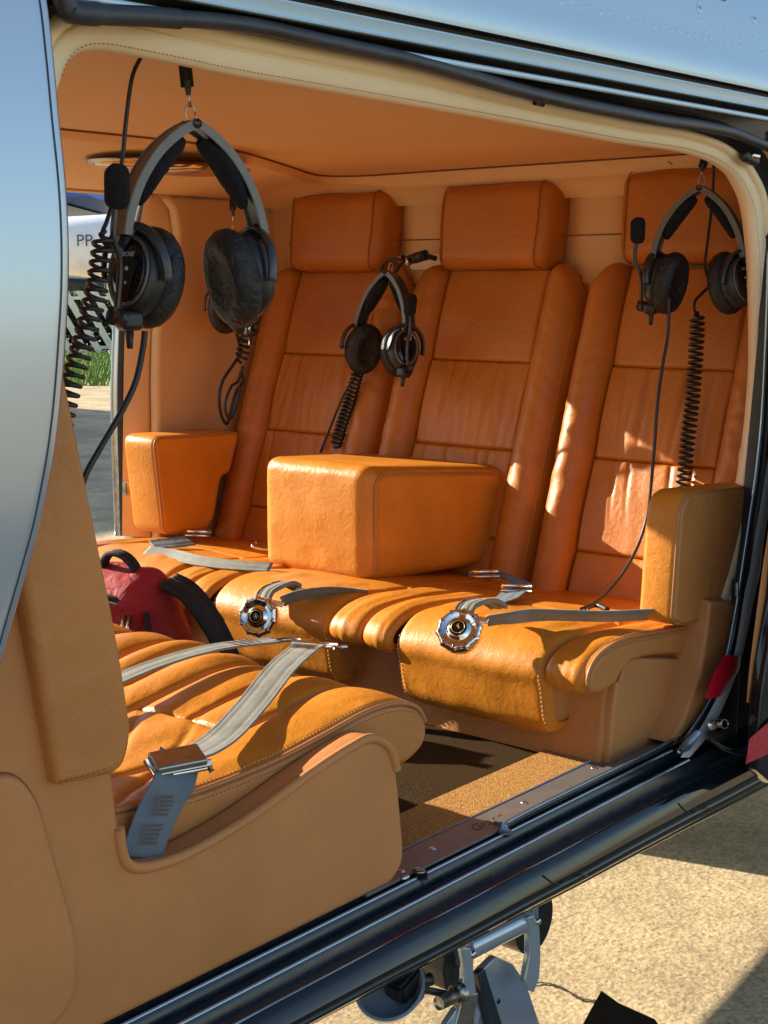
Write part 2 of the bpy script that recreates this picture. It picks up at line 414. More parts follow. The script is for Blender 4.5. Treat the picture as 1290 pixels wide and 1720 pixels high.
for dd in (-1.6, 1.6):
    P = ap_pt(230, .42, dd); V = []
    for k in range(3):
        for j in range(18):
            a = 2*math.pi*j/18; V.append(P+ax*.42*math.cos(a)+up*.42*math.sin(a)+de*(k-1)*.12)
    mk('wheel', V, gridf(3, 18, closed=True)+[list(range(18)), list(range(36, 54))[::-1]], 'rubber', ap)
    tube('landing_leg', [P, P+up*1.2, ap_pt(235, 2.2, dd*.5)], .09, 'steel', ap)
tube('exhaust', [ap_pt(128, 1.9, -1.3), ap_pt(190, 1.85, -1.3)], .25, 'rubber', ap, k=12)
tube('antenna', [ap_pt(100, 2.3, 0), ap_pt(105, 1.9, 0)], .05, 'rubber', ap)
def text_mesh(s, size, m, parent, M4, name='lettering', ext=.0004, align='CENTER', shear=0):
    c = bpy.data.curves.new(name, 'FONT'); c.body = s; c.size = size; c.align_x = align; c.align_y = 'CENTER'; c.extrude = ext; c.resolution_u = 3; c.shear = shear
    t = bpy.data.objects.new(name, c); COL.objects.link(t); dg = bpy.context.evaluated_depsgraph_get()
    me = bpy.data.meshes.new_from_object(t.evaluated_get(dg)); bpy.data.objects.remove(t)
    V = [M4 @ v.co for v in me.vertices]; F = [list(p.vertices) for p in me.polygons]
    return mk(name, [tuple(v) for v in V], F, m, parent, smooth=False)
def basis(o, x, y):
    x = Vector(x).normalized(); y = Vector(y); y = (y-x*y.dot(x)).normalized(); z = x.cross(y)
    return Matrix.Translation(Vector(o)) @ Matrix((x, y, z)).transposed().to_4x4()
def pln(px, h): return ap_pt(px, h, -1.22)
text_mesh('PP', .62, 'letter', ap, basis(pln(158, 3.5), ax, up))
text_mesh('A', .62, 'letter', ap, basis(pln(210, 3.5), ax, up))
# blue-roofed hangar at the left of it
Q = np.array([(37.0399,64.8039,-0.1200), (45.0232,55.3235,-0.1200)])
hg = thing('hangar', 'blue gabled hangar showing its roof slope at the left of the far window', 'building', tuple((Q[0]+Q[1])/2))
ax2 = (Q[1]-Q[0]); LL = np.linalg.norm(ax2); ax2 /= LL; de2 = np.cross(up, ax2); de2 = de2 if de2[1] > 0 else -de2
def hp(a, z, d): return Q[0]+ax2*a+up*z+de2*d
V = [hp(0, 0, 0), hp(LL-2, 0, 0), hp(LL-2, 6, 0), hp(0, 6, 0), hp(0, 0, 14), hp(LL-2, 0, 14), hp(LL-2, 6, 14), hp(0, 6, 14)]
mk('wall', V, [[0, 1, 2, 3], [1, 5, 6, 2], [4, 7, 6, 5], [0, 3, 7, 4]], 'greyroof', hg, smooth=False)
V = [hp(-1, 5.6, -.6), hp(LL, 6.2, -.6), hp(LL-3, 12, -.6), hp(-1, 12, -.6), hp(-1, 5.6, 15), hp(LL, 6.2, 15), hp(LL-3, 12, 15), hp(-1, 12, 15)]
mk('roof', V, [[0, 1, 2, 3], [1, 5, 6, 2], [4, 7, 6, 5], [3, 2, 6, 7], [0, 4, 5, 1]], 'blue', hg, smooth=False)

sh = thing('shadow_shed', 'long low grey shed added out of view to cast shade on the far apron', 'building', (0, 22, 0))  # unseen shed, added so that its shadow falls across the tarmac
mk('wall', *boxVF((.4, 22, 2.1), (19, 8, 4.2)), 'greyroof', sh, smooth=False); mk('roof', *boxVF((.2, 22, 4.35), (20, 9, .3)), 'white', sh, smooth=False)
mk('door', *boxVF((2, 17.97, 1.5), (4, .08, 3)), 'recess', sh, smooth=False)
# ================================================================== HELICOPTER: hull, sill, frames, trim
H = thing('helicopter', 'dark grey and blue helicopter with its cabin door open showing tan leather', 'helicopter', (1.8, .85, .5))
# lower hull side with the door sill grooves
def low(x, y, z): return -.045*max(0, min(1, (.70-z)/.1))*(x-1.55)
sill = [(.10, .712), (.002, .712), (.001, .690), (-.006, .690), (-.007, .706), (-.010, .710), (-.017, .710), (-.020, .706), (-.022, .690), (-.043, .686), (-.045, .696), (-.048, .699), (-.053, .699), (-.056, .694), (-.058, .680), (-.078, .676)]
sl_ = sweepx('sill_rail', sill, -1.5, 2.9, 'channel', H, nx=40, fz=low)
for nm, yy, zz in (('rail_edge', -.0135, .7105), ('rail_edge', -.0505, .6995), ('rail_edge', -.081, .679)):
    P = [(x, yy, zz+low(x, yy, zz)) for x in np.linspace(-1.5, 2.40, 40)]; V, F = tubeVF(P, .0028, 8); mk(nm, V, F, 'rail', H, smooth='all')
hullp = [(-.078, .676), (-.082, .681), (-.086, .680), (-.094, .668), (-.1005, .652), (-.103, .640), (-.1005, .6385), (-.1005, .6355), (-.103, .634), (-.101, .622), (-.0965, .610), (-.094, .609), (-.093, .6065), (-.094, .604), (-.085, .591), (-.070, .579), (-.045, .567), (.0, .556), (.10, .54), (.4, .515), (.85, .505), (1.25, .53), (1.60, .555), (1.75, .565), (1.76, .712)]
def lowh(x, y, z): return low(x, y, z)+.0016*nz(x, y*3, z*2, 5)
hullp = [(y, z if z > .652 else max(.652+(z-.652)*.58, .575 if y < .3 else z)) for y, z in hullp]
sweepx('lower_hull', hullp, -1.5, 3.45, 'hull', H, nx=120, fz=lowh, smooth='all')
sweepx('aft_lower_hull', [(-.05, 2.05), (-.1, 1.6), (-.11, 1.2), (-.105, .9), (-.10, .60), (.0, .50), (.85, .44), (1.6, .47), (1.8, .7), (1.82, 1.4), (1.75, 2.1)], 3.42, 6.5, 'paint', H, nx=3, smooth='all')
# panel joint lines on the lower hull
for xj in (2.28, 1.83):
    P = [(xj+.02*t, y-.0012, z-.0006+low(xj, y, z)) for t, (y, z) in enumerate(hullp[3:15])]; tube('panel_joint', resample(P, 30), .0012, 'rubber', H, k=5)
# upper hull with drip rail, door channel
def uz(x, y, z): return .0097-.004*(x-1.8)+.0165*(x-1.54)
upper = [(-.064, 1.9475), (-.066, 1.953), (-.064, 1.972), (-.060, 1.988), (-.050, 2.005), (-.034, 2.05), (-.006, 2.12), (.04, 2.18), (.12, 2.25), (.30, 2.33), (.85, 2.38), (1.4, 2.33), (1.66, 2.2), (1.78, 2.0), (1.80, 1.93), (1.74, 1.88)]
sweepx('upper_hull', upper, -1.5, 6.5, 'paint_light', H, nx=30, fz=uz, smooth='all')
sweepx('gap_recess', [(-.064, 1.9475), (-.040, 1.948), (-.040, 1.938), (-.058, 1.9375)], -1.5, 6.5, 'rubber', H, nx=10, fz=uz)
sweepx('drip_rail', [(-.058, 1.9375), (-.062, 1.9365), (-.063, 1.934), (-.060, 1.930), (-.057, 1.922), (-.060, 1.918), (-.059, 1.916), (-.05, 1.916)], -1.5, 6.5, 'paint_light', H, nx=10, fz=uz)
sweepx('door_channel', [(-.05, 1.916), (-.012, 1.915), (-.008, 1.909), (-.010, 1.904), (-.046, 1.9025), (-.050, 1.900), (-.048, 1.897)], -1.5, 6.5, 'recess', H, nx=10, fz=uz)
tube('channel_lip', [(x, -.050, 1.9005+uz(x, 0, 0)) for x in np.linspace(-1.5, 6.5, 30)], .0046, 'paint_light', H)
SP = cr([(0.9778,-0.0470,1.8869), (1.0839,-0.0470,1.8981), (1.2358,-0.0470,1.9105), (1.3884,-0.0470,1.9087), (1.5442,-0.0470,1.9059), (1.6647,-0.0470,1.8998), (1.8066,-0.0470,1.8923), (2.0141,-0.0470,1.8876), (2.2051,-0.0470,1.8868), (2.3761,-0.0470,1.8894), (2.4927,-0.0470,1.8885)], 8)
mk('seal_backing', [q for p in SP for q in ((p[0], -.045, p[2]+.012), (p[0], -.004, p[2]+.010), (p[0], .012, p[2]-.012))], gridf(len(SP), 3), 'rubber', H)
mk('recess_wall', [q for p in SP for q in ((p[0], -.012, 1.925+uz(p[0], 0, 0)), (p[0], -.014, p[2]+.004))], gridf(len(SP), 2), 'recess', H)
P = [(p[0], p[1]-.003*nz(p[0], 1, 1, 4), p[2]+.002*nz(p[0], 0, 0, 3.5)) for p in SP]
P += [(2.70, -.049, 1.868), (2.745, -.05, 1.83), (2.765, -.052, 1.76), (2.77, -.055, 1.6), (2.765, -.056, 1.4)]
tube('door_seal', P, .0098, 'seal', H, k=12)
P = [(0.9624,-0.0520,1.9044), (0.9680,-0.0520,1.8921), (0.9755,-0.0520,1.8872), (1.0133,-0.0520,1.8901), (1.0796,-0.0520,1.8969), (1.1232,-0.0520,1.9005)]; tube('door_seal', cr(P, 8), [.013]*24+[.0115]*17, 'seal', H, k=10)
# roof structure and far side, so that the cabin is closed the way it is
mk('roof_inner', *boxVF((2.2, .87, 1.965), (6.0, 1.74, .03)), 'recess', H, smooth=False)
# rivets: rows on the upper hull
Us = resample(np.array(upper), 400)
def on_upper(x, z):
    k = int(np.argmin(abs(np.array([p[1] for p in Us[:250]])-z))); t = Us[k+1]-Us[max(k-1, 0)]; t /= np.linalg.norm(t); n_ = Vector((0, -t[1], t[0])); n_ = n_ if n_.y < 0 else -n_
    return Vector((x, Us[k][0], Us[k][1]+uz(x, 0, 0))), n_
def disc(mb, c, n_, r, h, k=10):
    n_ = Vector(n_).normalized(); a = n_.orthogonal().normalized(); b = n_.cross(a)
    V = [c+(a*math.cos(t)+b*math.sin(t))*r*q+n_*hh for q, hh in ((1, 0), (.82, h*.8), (.4, h)) for t in np.linspace(0, 2*math.pi, k, endpoint=False)]
    mb.add([tuple(v) for v in V], gridf(3, k, closed=True)+[list(range(2*k, 3*k))])
for i in range(62):
    x = 1.62+i*.029+random.uniform(-.003, .003)
    p, n_ = on_upper(x, 2.022+.0012*(i % 2)); mb = MB(); disc(mb, p, n_, .0044, .0012); mb.mk('rivet', 'paint_light', H, smooth='all')
for i in range(24):
    for z in (2.045,):
        x = 2.42+i*.028; p, n_ = on_upper(x, z); mb = MB(); disc(mb, p, n_, .0040, .0011); mb.mk('rivet', 'paint_light', H, smooth='all')
for i in range(10):
    p, n_ = on_upper(2.38+.015*(i % 2)+.002*i, 2.05+.008*i); mb = MB(); disc(mb, p, n_, .0040, .0011); mb.mk('rivet', 'paint_light', H, smooth='all')
for x, z, r in ((2.39, 2.075, .0085), (2.62, 2.085, .009)):
    p, n_ = on_upper(x, z); mb = MB(); disc(mb, p, n_, r, .003, 20); mb.mk('fastener', 'paint_light', H, smooth='all')
    mb = MB(); disc(mb, p+n_*.003, n_, r*.5, .0012, 14); mb.mk('fastener_slot', 'rail', H, smooth='all')
# hatch outline on the upper hull
cor = roundpoly([(2.30, 2.105), (2.52, 2.105), (2.52, 2.17), (2.30, 2.17)], .015)
P = [tuple(on_upper(x, z)[0]+on_upper(x, z)[1]*.0003) for x, z in np.vstack([cor, cor[:1]])]; tube('hatch_gap', P, .0012, 'channel', H, k=5)
# latch at the aft upper corner of the channel
tube('latch_roller', [(2.665, -.058, 1.893), (2.665, -.035, 1.893)], .012, 'black', H, k=16)
mk('latch_arm', *boxVF((2.72, -.055, 1.897), (.11, .012, .010)), 'channel', H, bevel=.002)
mk('latch_arm', *boxVF((2.72, -.060, 1.882), (.10, .010, .006)), 'black', H, bevel=.002)
tube('latch_pin', [(2.695, -.066, 1.888), (2.74, -.068, 1.889)], .004, 'metal', H)

# ---- cream trim around the near door opening
I = np.array([(0.9859,0.0000,1.7893), (0.9984,0.0000,1.8219), (1.0072,0.0000,1.8405), (1.0173,0.0000,1.8517), (1.0331,0.0000,1.8600), (1.0582,0.0000,1.8643), (1.1054,0.0000,1.8642), (1.1892,0.0000,1.8620), (1.2655,0.0000,1.8595), (1.6024,0.0000,1.8568), (1.8757,0.0000,1.8533), (2.1665,0.0000,1.8484), (2.3554,0.0000,1.8492), (2.4506,0.0000,1.8453), (2.5296,0.0000,1.8364), (2.5980,0.0000,1.8183), (2.6465,0.0000,1.7902), (2.6875,0.0000,1.7423), (2.7169,0.0000,1.6250), (2.7373,0.0000,1.4621), (2.7336,0.0000,1.3521), (2.7132,0.0000,1.2425), (2.6764,0.0000,1.1349), (2.6357,0.0000,1.0473), (2.5961,0.0000,0.9854)])
I2 = resample(cr(I[:, [0, 2]], 8), 260)
T = np.gradient(I2, axis=0); T /= np.linalg.norm(T, axis=1)[:, None]
Nn = np.stack([-T[:, 1], T[:, 0]], 1)     # left of travel = outwards (up on the top run)
sec = [(.040, .045), (.020, .040), (.004, .020), (.000, .010), (.001, .002), (.005, -.004), (.018, -.009), (.0195, -.0080), (.0205, -.0010), (.0215, -.0090), (.024, -.0145), (.0285, -.0165), (.033, -.0145), (.0355, -.008), (.036, .02)]
sec = np.array(sec)
def wtrim(k): return 1.45-.35*max(0, min(1, (I2[k][0]-1.6)/.3)) if k < 150 else 1.10+.75*max(0, min(1, (k-165)/25))
V = []
for k in range(len(I2)):
    xs_ = I2[k][0]; wfac = wtrim(k)
    for a, y in sec: V.append((I2[k][0]+Nn[k][0]*a*wfac, y, I2[k][1]+Nn[k][1]*a*wfac))
mk('door_trim', V, gridf(len(I2), len(sec)), 'cream', H, smooth='all')
P = [(I2[k][0]+Nn[k][0]*.006, -.0055, I2[k][1]+Nn[k][1]*.006) for k in range(4, 256)]
stitch(P, 'stitchd', H, gap=.0062, ln=.004, r=.0006)
# dark strip between trim and seal
V = []
for k in range(len(I2)):
    for a, y in ((.034, -.006), (.040, -.012), (.050, -.022), (.055, -.035), (.062, -.03)):
        w = .034*wtrim(k)+a-.034
        V.append((I2[k][0]+Nn[k][0]*w, y, I2[k][1]+Nn[k][1]*w))
mk('frame_gap', V, gridf(len(I2), 5), 'rubber', H)
# oval light/knob on the trim at the aft upper corner
kb = np.array([(2.6027,-0.0300,1.8496)])[0]
V, F = rboxVF((.062, .02, .022), .0099, 6); rotk = Matrix.Rotation(R(8), 3, 'Y'); mk('door_latch_cover', [np.array(rotk @ Vector(v))+kb for v in V], F, 'black', H, smooth='all')
V, F = rboxVF((.030, .012, .010), .0049, 5); mk('latch_button', [np.array(v)+kb+np.array([.0, -.011, .004]) for v in V], F, 'chrome', H, smooth='all')
tube('trim_clip', [tuple(p) for p in [(1.8813,-0.0200,1.8853), (1.9044,-0.0200,1.8849)]], .0045, 'black', H)
# leather lower part of the aft pillar
O = [(2.5204,-0.0100,0.9897), (2.6380,-0.0100,0.9698), (2.6369,-0.0100,0.9174), (2.6055,-0.0100,0.8482), (2.5529,-0.0100,0.7906), (2.4683,-0.0100,0.7483), (2.4044,-0.0100,0.7298), (2.3807,-0.0100,0.7322), (2.4301,-0.0100,0.7756), (2.4859,-0.0100,0.8482), (2.5073,-0.0100,0.9290)]
slab('pillar_lower_trim', [(p[0], p[2]) for p in O], -.025, .06, .008, 'tan', H)
# door frame flange that climbs the aft pillar
fp = [(1.84, -.010, .722), (1.90, -.012, .726), (2.1, -.013, .727), (2.33, -.016, .728), (2.41, -.02, .735)]
fp += [tuple(p) for p in [(2.4263,-0.0450,0.7570), (2.4994,-0.0450,0.8029), (2.5557,-0.0450,0.8643), (2.5951,-0.0450,0.9551), (2.6199,-0.0450,1.0369), (2.6425,-0.0450,1.1437), (2.6608,-0.0450,1.2389), (2.6697,-0.0450,1.3467), (2.6775,-0.0450,1.4657), (2.6715,-0.0450,1.6420)]]
V, F = tubeVF(cr(fp[:5], 6), .0065, 8); mk('frame_flange', V, F, 'channel', H, smooth='all')
tube('flange_edge', cr([(p[0], p[1]-.004, p[2]+.006) for p in fp[:5]], 6), .0022, 'rail', H)
tube('flange_tip', [(1.845, -.006, .722), (1.835, -.012, .716), (1.842, -.024, .712)], [.009, .010, .005], 'rail', H, k=10)
def ribbon_xz(name, A, y0, y1, m, th=.0, **k):
    """A: list of (outline polyline a, polyline b) drawn in depth y"""
pa = np.array([(2.4006,-0.0400,0.7431), (2.4899,-0.0400,0.7919), (2.5485,-0.0400,0.8526), (2.5895,-0.0400,0.9553), (2.6174,-0.0400,1.0611), (2.6411,-0.0400,1.1556), (2.6605,-0.0400,1.2385), (2.6749,-0.0400,1.3460), (2.6782,-0.0400,1.5129), (2.6735,-0.0400,1.6769)])
pb = np.array([(2.4061,-0.0500,0.7390), (2.5014,-0.0500,0.7815), (2.5573,-0.0500,0.8501), (2.5901,-0.0500,0.9567), (2.6126,-0.0500,1.0630), (2.6363,-0.0500,1.1572), (2.6556,-0.0500,1.2398), (2.6700,-0.0500,1.3470), (2.6732,-0.0500,1.5132), (2.6709,-0.0500,1.6767)])
def strip(name, A, B, m, parent=H, n=60, bulge=.004, **k):
    A = resample(cr(A, 6), n); B = resample(cr(B, 6), n); V = []
    for i in range(n):
        for t in (0, .15, .5, .85, 1): V.append(A[i]*(1-t)+B[i]*t+np.array([0, -bulge*math.sin(math.pi*t), 0]))
    return mk(name, V, gridf(n, 5), m, parent, smooth='all', **k)
strip('pillar_frame_inner', pa, pb, 'channel')
tube('pillar_edge', cr(pa+np.array([0, -.003, 0]), 6), .0028, 'rail', H)
pc = np.array([(2.4616,-0.0550,0.7165), (2.5482,-0.0550,0.7754), (2.5850,-0.0550,0.8353), (2.6130,-0.0550,0.9411), (2.6302,-0.0550,1.0488), (2.6501,-0.0550,1.1560), (2.6695,-0.0550,1.2389), (2.6811,-0.0550,1.3465), (2.6842,-0.0550,1.5131)])
strip('pillar_frame_outer', pb, np.vstack([pc, pc[-1:]+[[0.01, 0, .1]]]), 'rubber', bulge=-.006)
pe = np.array([(2.3486,-0.0600,0.7201), (2.4221,-0.0600,0.7575), (2.4806,-0.0600,0.7979), (2.5324,-0.0600,0.8473), (2.5646,-0.0600,0.8957), (2.5928,-0.0600,0.9943), (2.6127,-0.0600,1.0399), (2.6304,-0.0600,1.1104), (2.6493,-0.0600,1.1687), (2.6757,-0.0600,1.2629)]); pf = np.array([(2.3893,-0.0600,0.7120), (2.4604,-0.0600,0.7361), (2.5176,-0.0600,0.7772), (2.5698,-0.0600,0.8332), (2.6021,-0.0600,0.8884), (2.6417,-0.0600,0.9862), (2.6619,-0.0600,1.0324), (2.6743,-0.0600,1.1045), (2.6907,-0.0600,1.1639), (2.7119,-0.0600,1.2596)])
strip('pillar_rail', pe, pf, 'greytrim', bulge=.007)
# red tape round the pillar
A = [(2.5017,-0.0660,0.8909), (2.4546,-0.0660,0.8552), (2.4280,-0.0660,0.8181)]; B = [(2.5750,-0.0660,0.8763), (2.5673,-0.0660,0.8434), (2.4981,-0.0660,0.8096)]
strip('red_tape', np.array(A), np.array(B), 'red', n=12, bulge=.006)
# base end of the pillar: bright bracket and hinge bits
tube('pillar_foot', [tuple(p) for p in [(2.3455,-0.0600,0.7327), (2.3686,-0.0600,0.7363), (2.4153,-0.0600,0.7508)]], [.006, .010, .008], 'rail', H, k=10)
tube('door_roller', [tuple(p) for p in [(2.4167,-0.0900,0.7733), (2.4643,-0.0900,0.7642)]], .010, 'metal', H, k=14)
V, F = boxVF([(2.4358,-0.0900,0.7472)][0], (.03, .03, .022)); mk('roller_bracket', V, F, 'black', H, bevel=.004)
tube('roller_arm', [tuple(p) for p in [(2.3815,-0.1000,0.7580), (2.4455,-0.1000,0.7205), (2.5459,-0.1000,0.6826)]], .005, 'channel', H)
V, F = boxVF([(2.5206,-0.0300,1.0382)][0]+np.array([.02, 0, 0]) if False else np.array([(2.6167,-0.0300,0.9960)][0]), (.014, .016, .05)); mk('latch_socket', V, F, 'channel', H, bevel=.003)
V, F = boxVF(np.array([(2.5909,-0.0450,1.0048)][0]), (.008, .006, .030)); mk('latch_striker', V, F, 'rail', H, bevel=.002)
# dark jamb behind the pillar
O = [(2.62, .70), (2.62, .9), (2.68, 1.1), (2.73, 1.5), (2.74, 1.85), (3.2, 1.95), (3.2, .62), (2.6, .62)]
slab('aft_jamb', O, -.045, .0, .004, 'rubber', H)

slab('aft_side_skin', [(2.90, .60), (2.90, 1.96), (6.45, 1.96), (6.45, .60)], -.075, -.048, .004, 'paint', H)
# ---- cabin floor, sill plate, carpet
mk('floor', *boxVF((1.2, .86, .69), (4.2, 1.68, .03)), 'rubber', H, smooth=False)
V, F = boxVF((1.63, .89, .7065), (1.30, 1.62, .006)); mk('carpet', *boxVF((1.66, .90, .7075), (1.40, 1.64, .005)), 'mat', H, smooth=False)
V, F = boxVF((2.0, .165, .7125), (.9, .20, .007)); mk('carpet_strip', *boxVF((1.85, .115, .7135), (1.0, .105, .009)), 'carpet', H, bevel=.002)
O = [(1.53, .0), (1.53, .062), (2.30, .065), (2.52, .05), (2.52, -.0), (2.40, -.002)]
V, F = slabVF([(1.50, -.004), (2.54, -.004), (2.54, .064), (1.54, .062), (1.50, .04)], .712, .7165, .0008, lambda a, b, c: (a, b, c)); mk('sill_plate', V, F, 'plate', H)
V, F = boxVF((2.2, .008, .719), (.70, .022, .006)); mk('sill_cap', V, F, 'plate', H, bevel=.0012)
tube('sill_plate_edge', [(1.54, .063, .7170), (2.3, .065, .7170)], .0015, 'rail', H)
for x, y in ((1.70, .03), (1.965, .036), (2.20, .04), (1.60, .012)):
    mb = MB(); disc(mb, Vector((x, y, .7165)), (0, 0, 1), .0055, .0025, 14); mb.mk('screw', 'metal', H, smooth='all')
text_mesh('Grand', .034, M['lid'], H, basis((1.845, .030, .7168), (1, 0, 0), (0, 1, 0)), name='embossed_lettering', ext=.0003, shear=.5)
tube('door_stop', [(1.615, -.012, .70), (1.615, -.012, .718)], .012, 'black', H, k=16)
tube('door_stop', [(1.615, -.012, .718), (1.615, -.012, .7215)], .0085, 'steel', H, k=16)
tube('stop_pin', [(1.58, -.004, .714), (1.592, -.008, .716)], .004, 'metal', H)

# ---- headliner, soffit, bulkhead, far wall
B = np.array([(.7, 1.00), (1.3, .98), (1.76, .965), (2.06, .965), (2.25, 1.02), (2.45, 1.12), (2.65, 1.23), (2.8, 1.315), (2.88, 1.345), (2.935, 1.32), (2.957, 1.25), (2.96, 1.1), (2.96, .7), (2.96, .3), (2.96, .02)])
Oo = np.array([(.7, 1.66), (1.3, 1.66), (1.76, 1.66), (2.06, 1.66), (2.25, 1.66), (2.45, 1.66), (2.65, 1.66), (2.8, 1.66), (2.95, 1.66), (3.02, 1.60), (3.02, 1.40), (3.02, 1.1), (3.02, .7), (3.02, .3), (3.02, .02)])
B = cr(B, 8); Oo = cr(Oo, 8)
V = []
KK = np.linspace(0, 1, 22)
for i in range(len(B)):
    side = 1 if Oo[i][0] < 2.9 else 0
    zo = 1.852 if Oo[i][0] < 2.9 else 1.852-.03*min(1, (Oo[i][0]-2.9)/.12)
    for t in KK:
        p = B[i]*(1-t)+Oo[i]*t; d = np.linalg.norm(Oo[i]-B[i])*t
        z = 1.893-(1.893-zo)*t**1.0
        z += -.010*math.exp(-((d-.012)/.012)**2) + (.022*math.exp(-(d/.006)**2))
        V.append((p[0], p[1], z))
mk('soffit', V, gridf(len(B), len(KK), flip=False), 'ceil', H, smooth='all')
# headliner polygon
pg = [(p[0], p[1]) for p in B]+[(2.96, -.0), (.7, -.0)]
mb = MB(); nA = len(B); V = []
for i in range(nA):
    for t in np.linspace(-.02, 1, 12): V.append((B[i][0], B[i][1]*(1-t)+(-.0)*t, 1.904))
mk('headliner', [(v[0], v[1], v[2]-.018*max(0, 1-v[1]/.10)**2) for v in V], gridf(nA, 12), 'ceil', H, smooth='all')
tube('headliner_seam', [(p[0], p[1], 1.9015) for p in B], .0022, 'seam', H, k=6)
# seam in the soffit roll
for x0, y0 in ((2.962, 1.28), (2.962, .345)):
    tube('soffit_seam', [(x0-.004, y0, 1.889), (x0+.025, y0-.02, 1.868), (x0+.05, y0-.05, 1.84)], .0011, 'seam', H, k=5)
# bulkhead
V = []; ys_ = np.linspace(0, 1.72, 60); zs_ = np.linspace(.7, 1.83, 50)
CS = (.295, .835, 1.37)
def bulk(y, z):
    x = 3.02
    for c in CS:   # shallow pockets around the headrests
        d = max(abs(y-c)-.17, abs(z-1.76)-.10, 0); x += .03*math.exp(-(d/.025)**2)
    return x
for y in ys_:
    for z in zs_: V.append((bulk(y, z), y, z))
mk('bulkhead', V, gridf(60, 50), 'wall', H, smooth='all')
tube('bulkhead_seam', [(3.018, y, 1.731) for y in np.linspace(.1, 1.6, 20)], .0016, 'seam', H, k=5)
mk('jack_panel', *boxVF((3.015, 1.085, 1.672), (.012, .12, .040)), 'cream', H, bevel=.004)
# far side wall panel with its rounded door-side edge
e = [(2.4450,1.6600,1.8571), (2.5252,1.6600,1.8582), (2.5828,1.6600,1.8549), (2.6181,1.6600,1.8410), (2.6449,1.6600,1.8122), (2.6538,1.6600,1.7490), (2.6451,1.6600,1.6738), (2.6169,1.6600,1.5936), (2.5872,1.6600,1.5298), (2.5708,1.6600,1.4821), (2.5625,1.6600,1.3537), (2.5604,1.6600,1.2239), (2.5583,1.6600,1.0929)]
O = [(p[0], p[2]) for p in e]+[(2.55, .70), (3.06, .70), (3.06, 1.86), (2.48, 1.86)]
O2 = [(p[0], p[2]) for p in e][2:]+[(2.55, .70), (3.06, .70), (3.06, 1.852), (2.56, 1.852)]
V, F = slabVF(O2, 1.665, 1.70, .012); mk('far_wall_panel', V, F, 'wall', H)
mk('door_header', *boxVF((1.6, 1.70, 1.862), (2.2, .075, .030)), 'wall', H, bevel=.008)
# inner pillar (curved leather) seen through it, slit and frame
A = np.array([(2.4870,1.7400,0.9275), (2.5031,1.7400,1.2558), (2.5144,1.7400,1.4513), (2.5294,1.7400,1.5809), (2.5561,1.7400,1.6894), (2.6013,1.7400,1.8497), (2.6293,1.7400,1.9305)]); Bq = np.array([(2.5917,1.7200,0.9158), (2.6026,1.7200,1.2502), (2.6230,1.7200,1.4797), (2.6753,1.7200,1.6261), (2.7227,1.7200,1.7411), (2.7818,1.7200,1.8576), (2.8412,1.7200,1.9594)])
strip('far_pillar_trim', A, Bq, 'wall', bulge=.03)
A = np.array([(2.5744,1.7150,0.9187), (2.5865,1.7150,1.2185), (2.5908,1.7150,1.3500), (2.5972,1.7150,1.4804), (2.6089,1.7150,1.5774), (2.6620,1.7150,1.6909), (2.7008,1.7150,1.7485)]); Bq = np.array([(2.5935,1.7120,0.9165), (2.6032,1.7120,1.2175), (2.6097,1.7120,1.3493), (2.6160,1.7120,1.4800), (2.6277,1.7120,1.5773), (2.6784,1.7120,1.6749), (2.7111,1.7120,1.7406)])
strip('pillar_slit', A, Bq, 'rubber', bulge=0)
A = np.array([(2.4986,1.7800,0.9215), (2.4965,1.7800,1.2540), (2.5080,1.7800,1.4505), (2.5232,1.7800,1.5807), (2.5364,1.7800,1.6593), (2.5736,1.7800,1.7688), (2.6017,1.7800,1.8514), (2.6160,1.7800,1.9000)]); Bq = np.array([(2.4970,1.7600,0.9240), (2.4988,1.7600,1.2550), (2.5102,1.7600,1.4509), (2.5253,1.7600,1.5808), (2.5411,1.7600,1.6735), (2.5867,1.7600,1.7863), (2.6058,1.7600,1.8508), (2.6201,1.7600,1.8992)])
strip('far_frame', A, Bq, 'steel', bulge=.006)
Cq = np.array([(2.5057,1.7500,0.9239), (2.5134,1.7500,1.2546), (2.5247,1.7500,1.4507), (2.5398,1.7500,1.5808), (2.5666,1.7500,1.6898), (2.6141,1.7500,1.8508), (2.6242,1.7500,1.8990)]); strip('far_seal', Bq, Cq, 'rubber', bulge=.008)
tube('far_frame_edge', cr(A, 6), .004, 'rail', H)
mk('far_latch', *boxVF([(2.4776,1.7000,1.0649)][0], (.025, .02, .04)), 'steel', H, bevel=.004)
# far side wall behind all that and forward pillar
slab('far_hull', [(2.60, .70), (2.56, .75), (2.53, 1.0), (2.54, 1.4), (2.62, 1.7), (2.66, 1.9), (6.4, 1.95), (6.4, .70)], 1.765, 1.80, .004, 'paint', H)
slab('far_forward_pillar', [(.74, .60), (.82, .60), (.80, 1.3), (.76, 1.95), (.62, 1.95), (.70, 1.3)], 1.70, 1.78, .01, 'wall', H)
mk('far_sill', *boxVF((1.0, 1.71, .715), (3.2, .16, .012)), 'plate', H, bevel=.003)
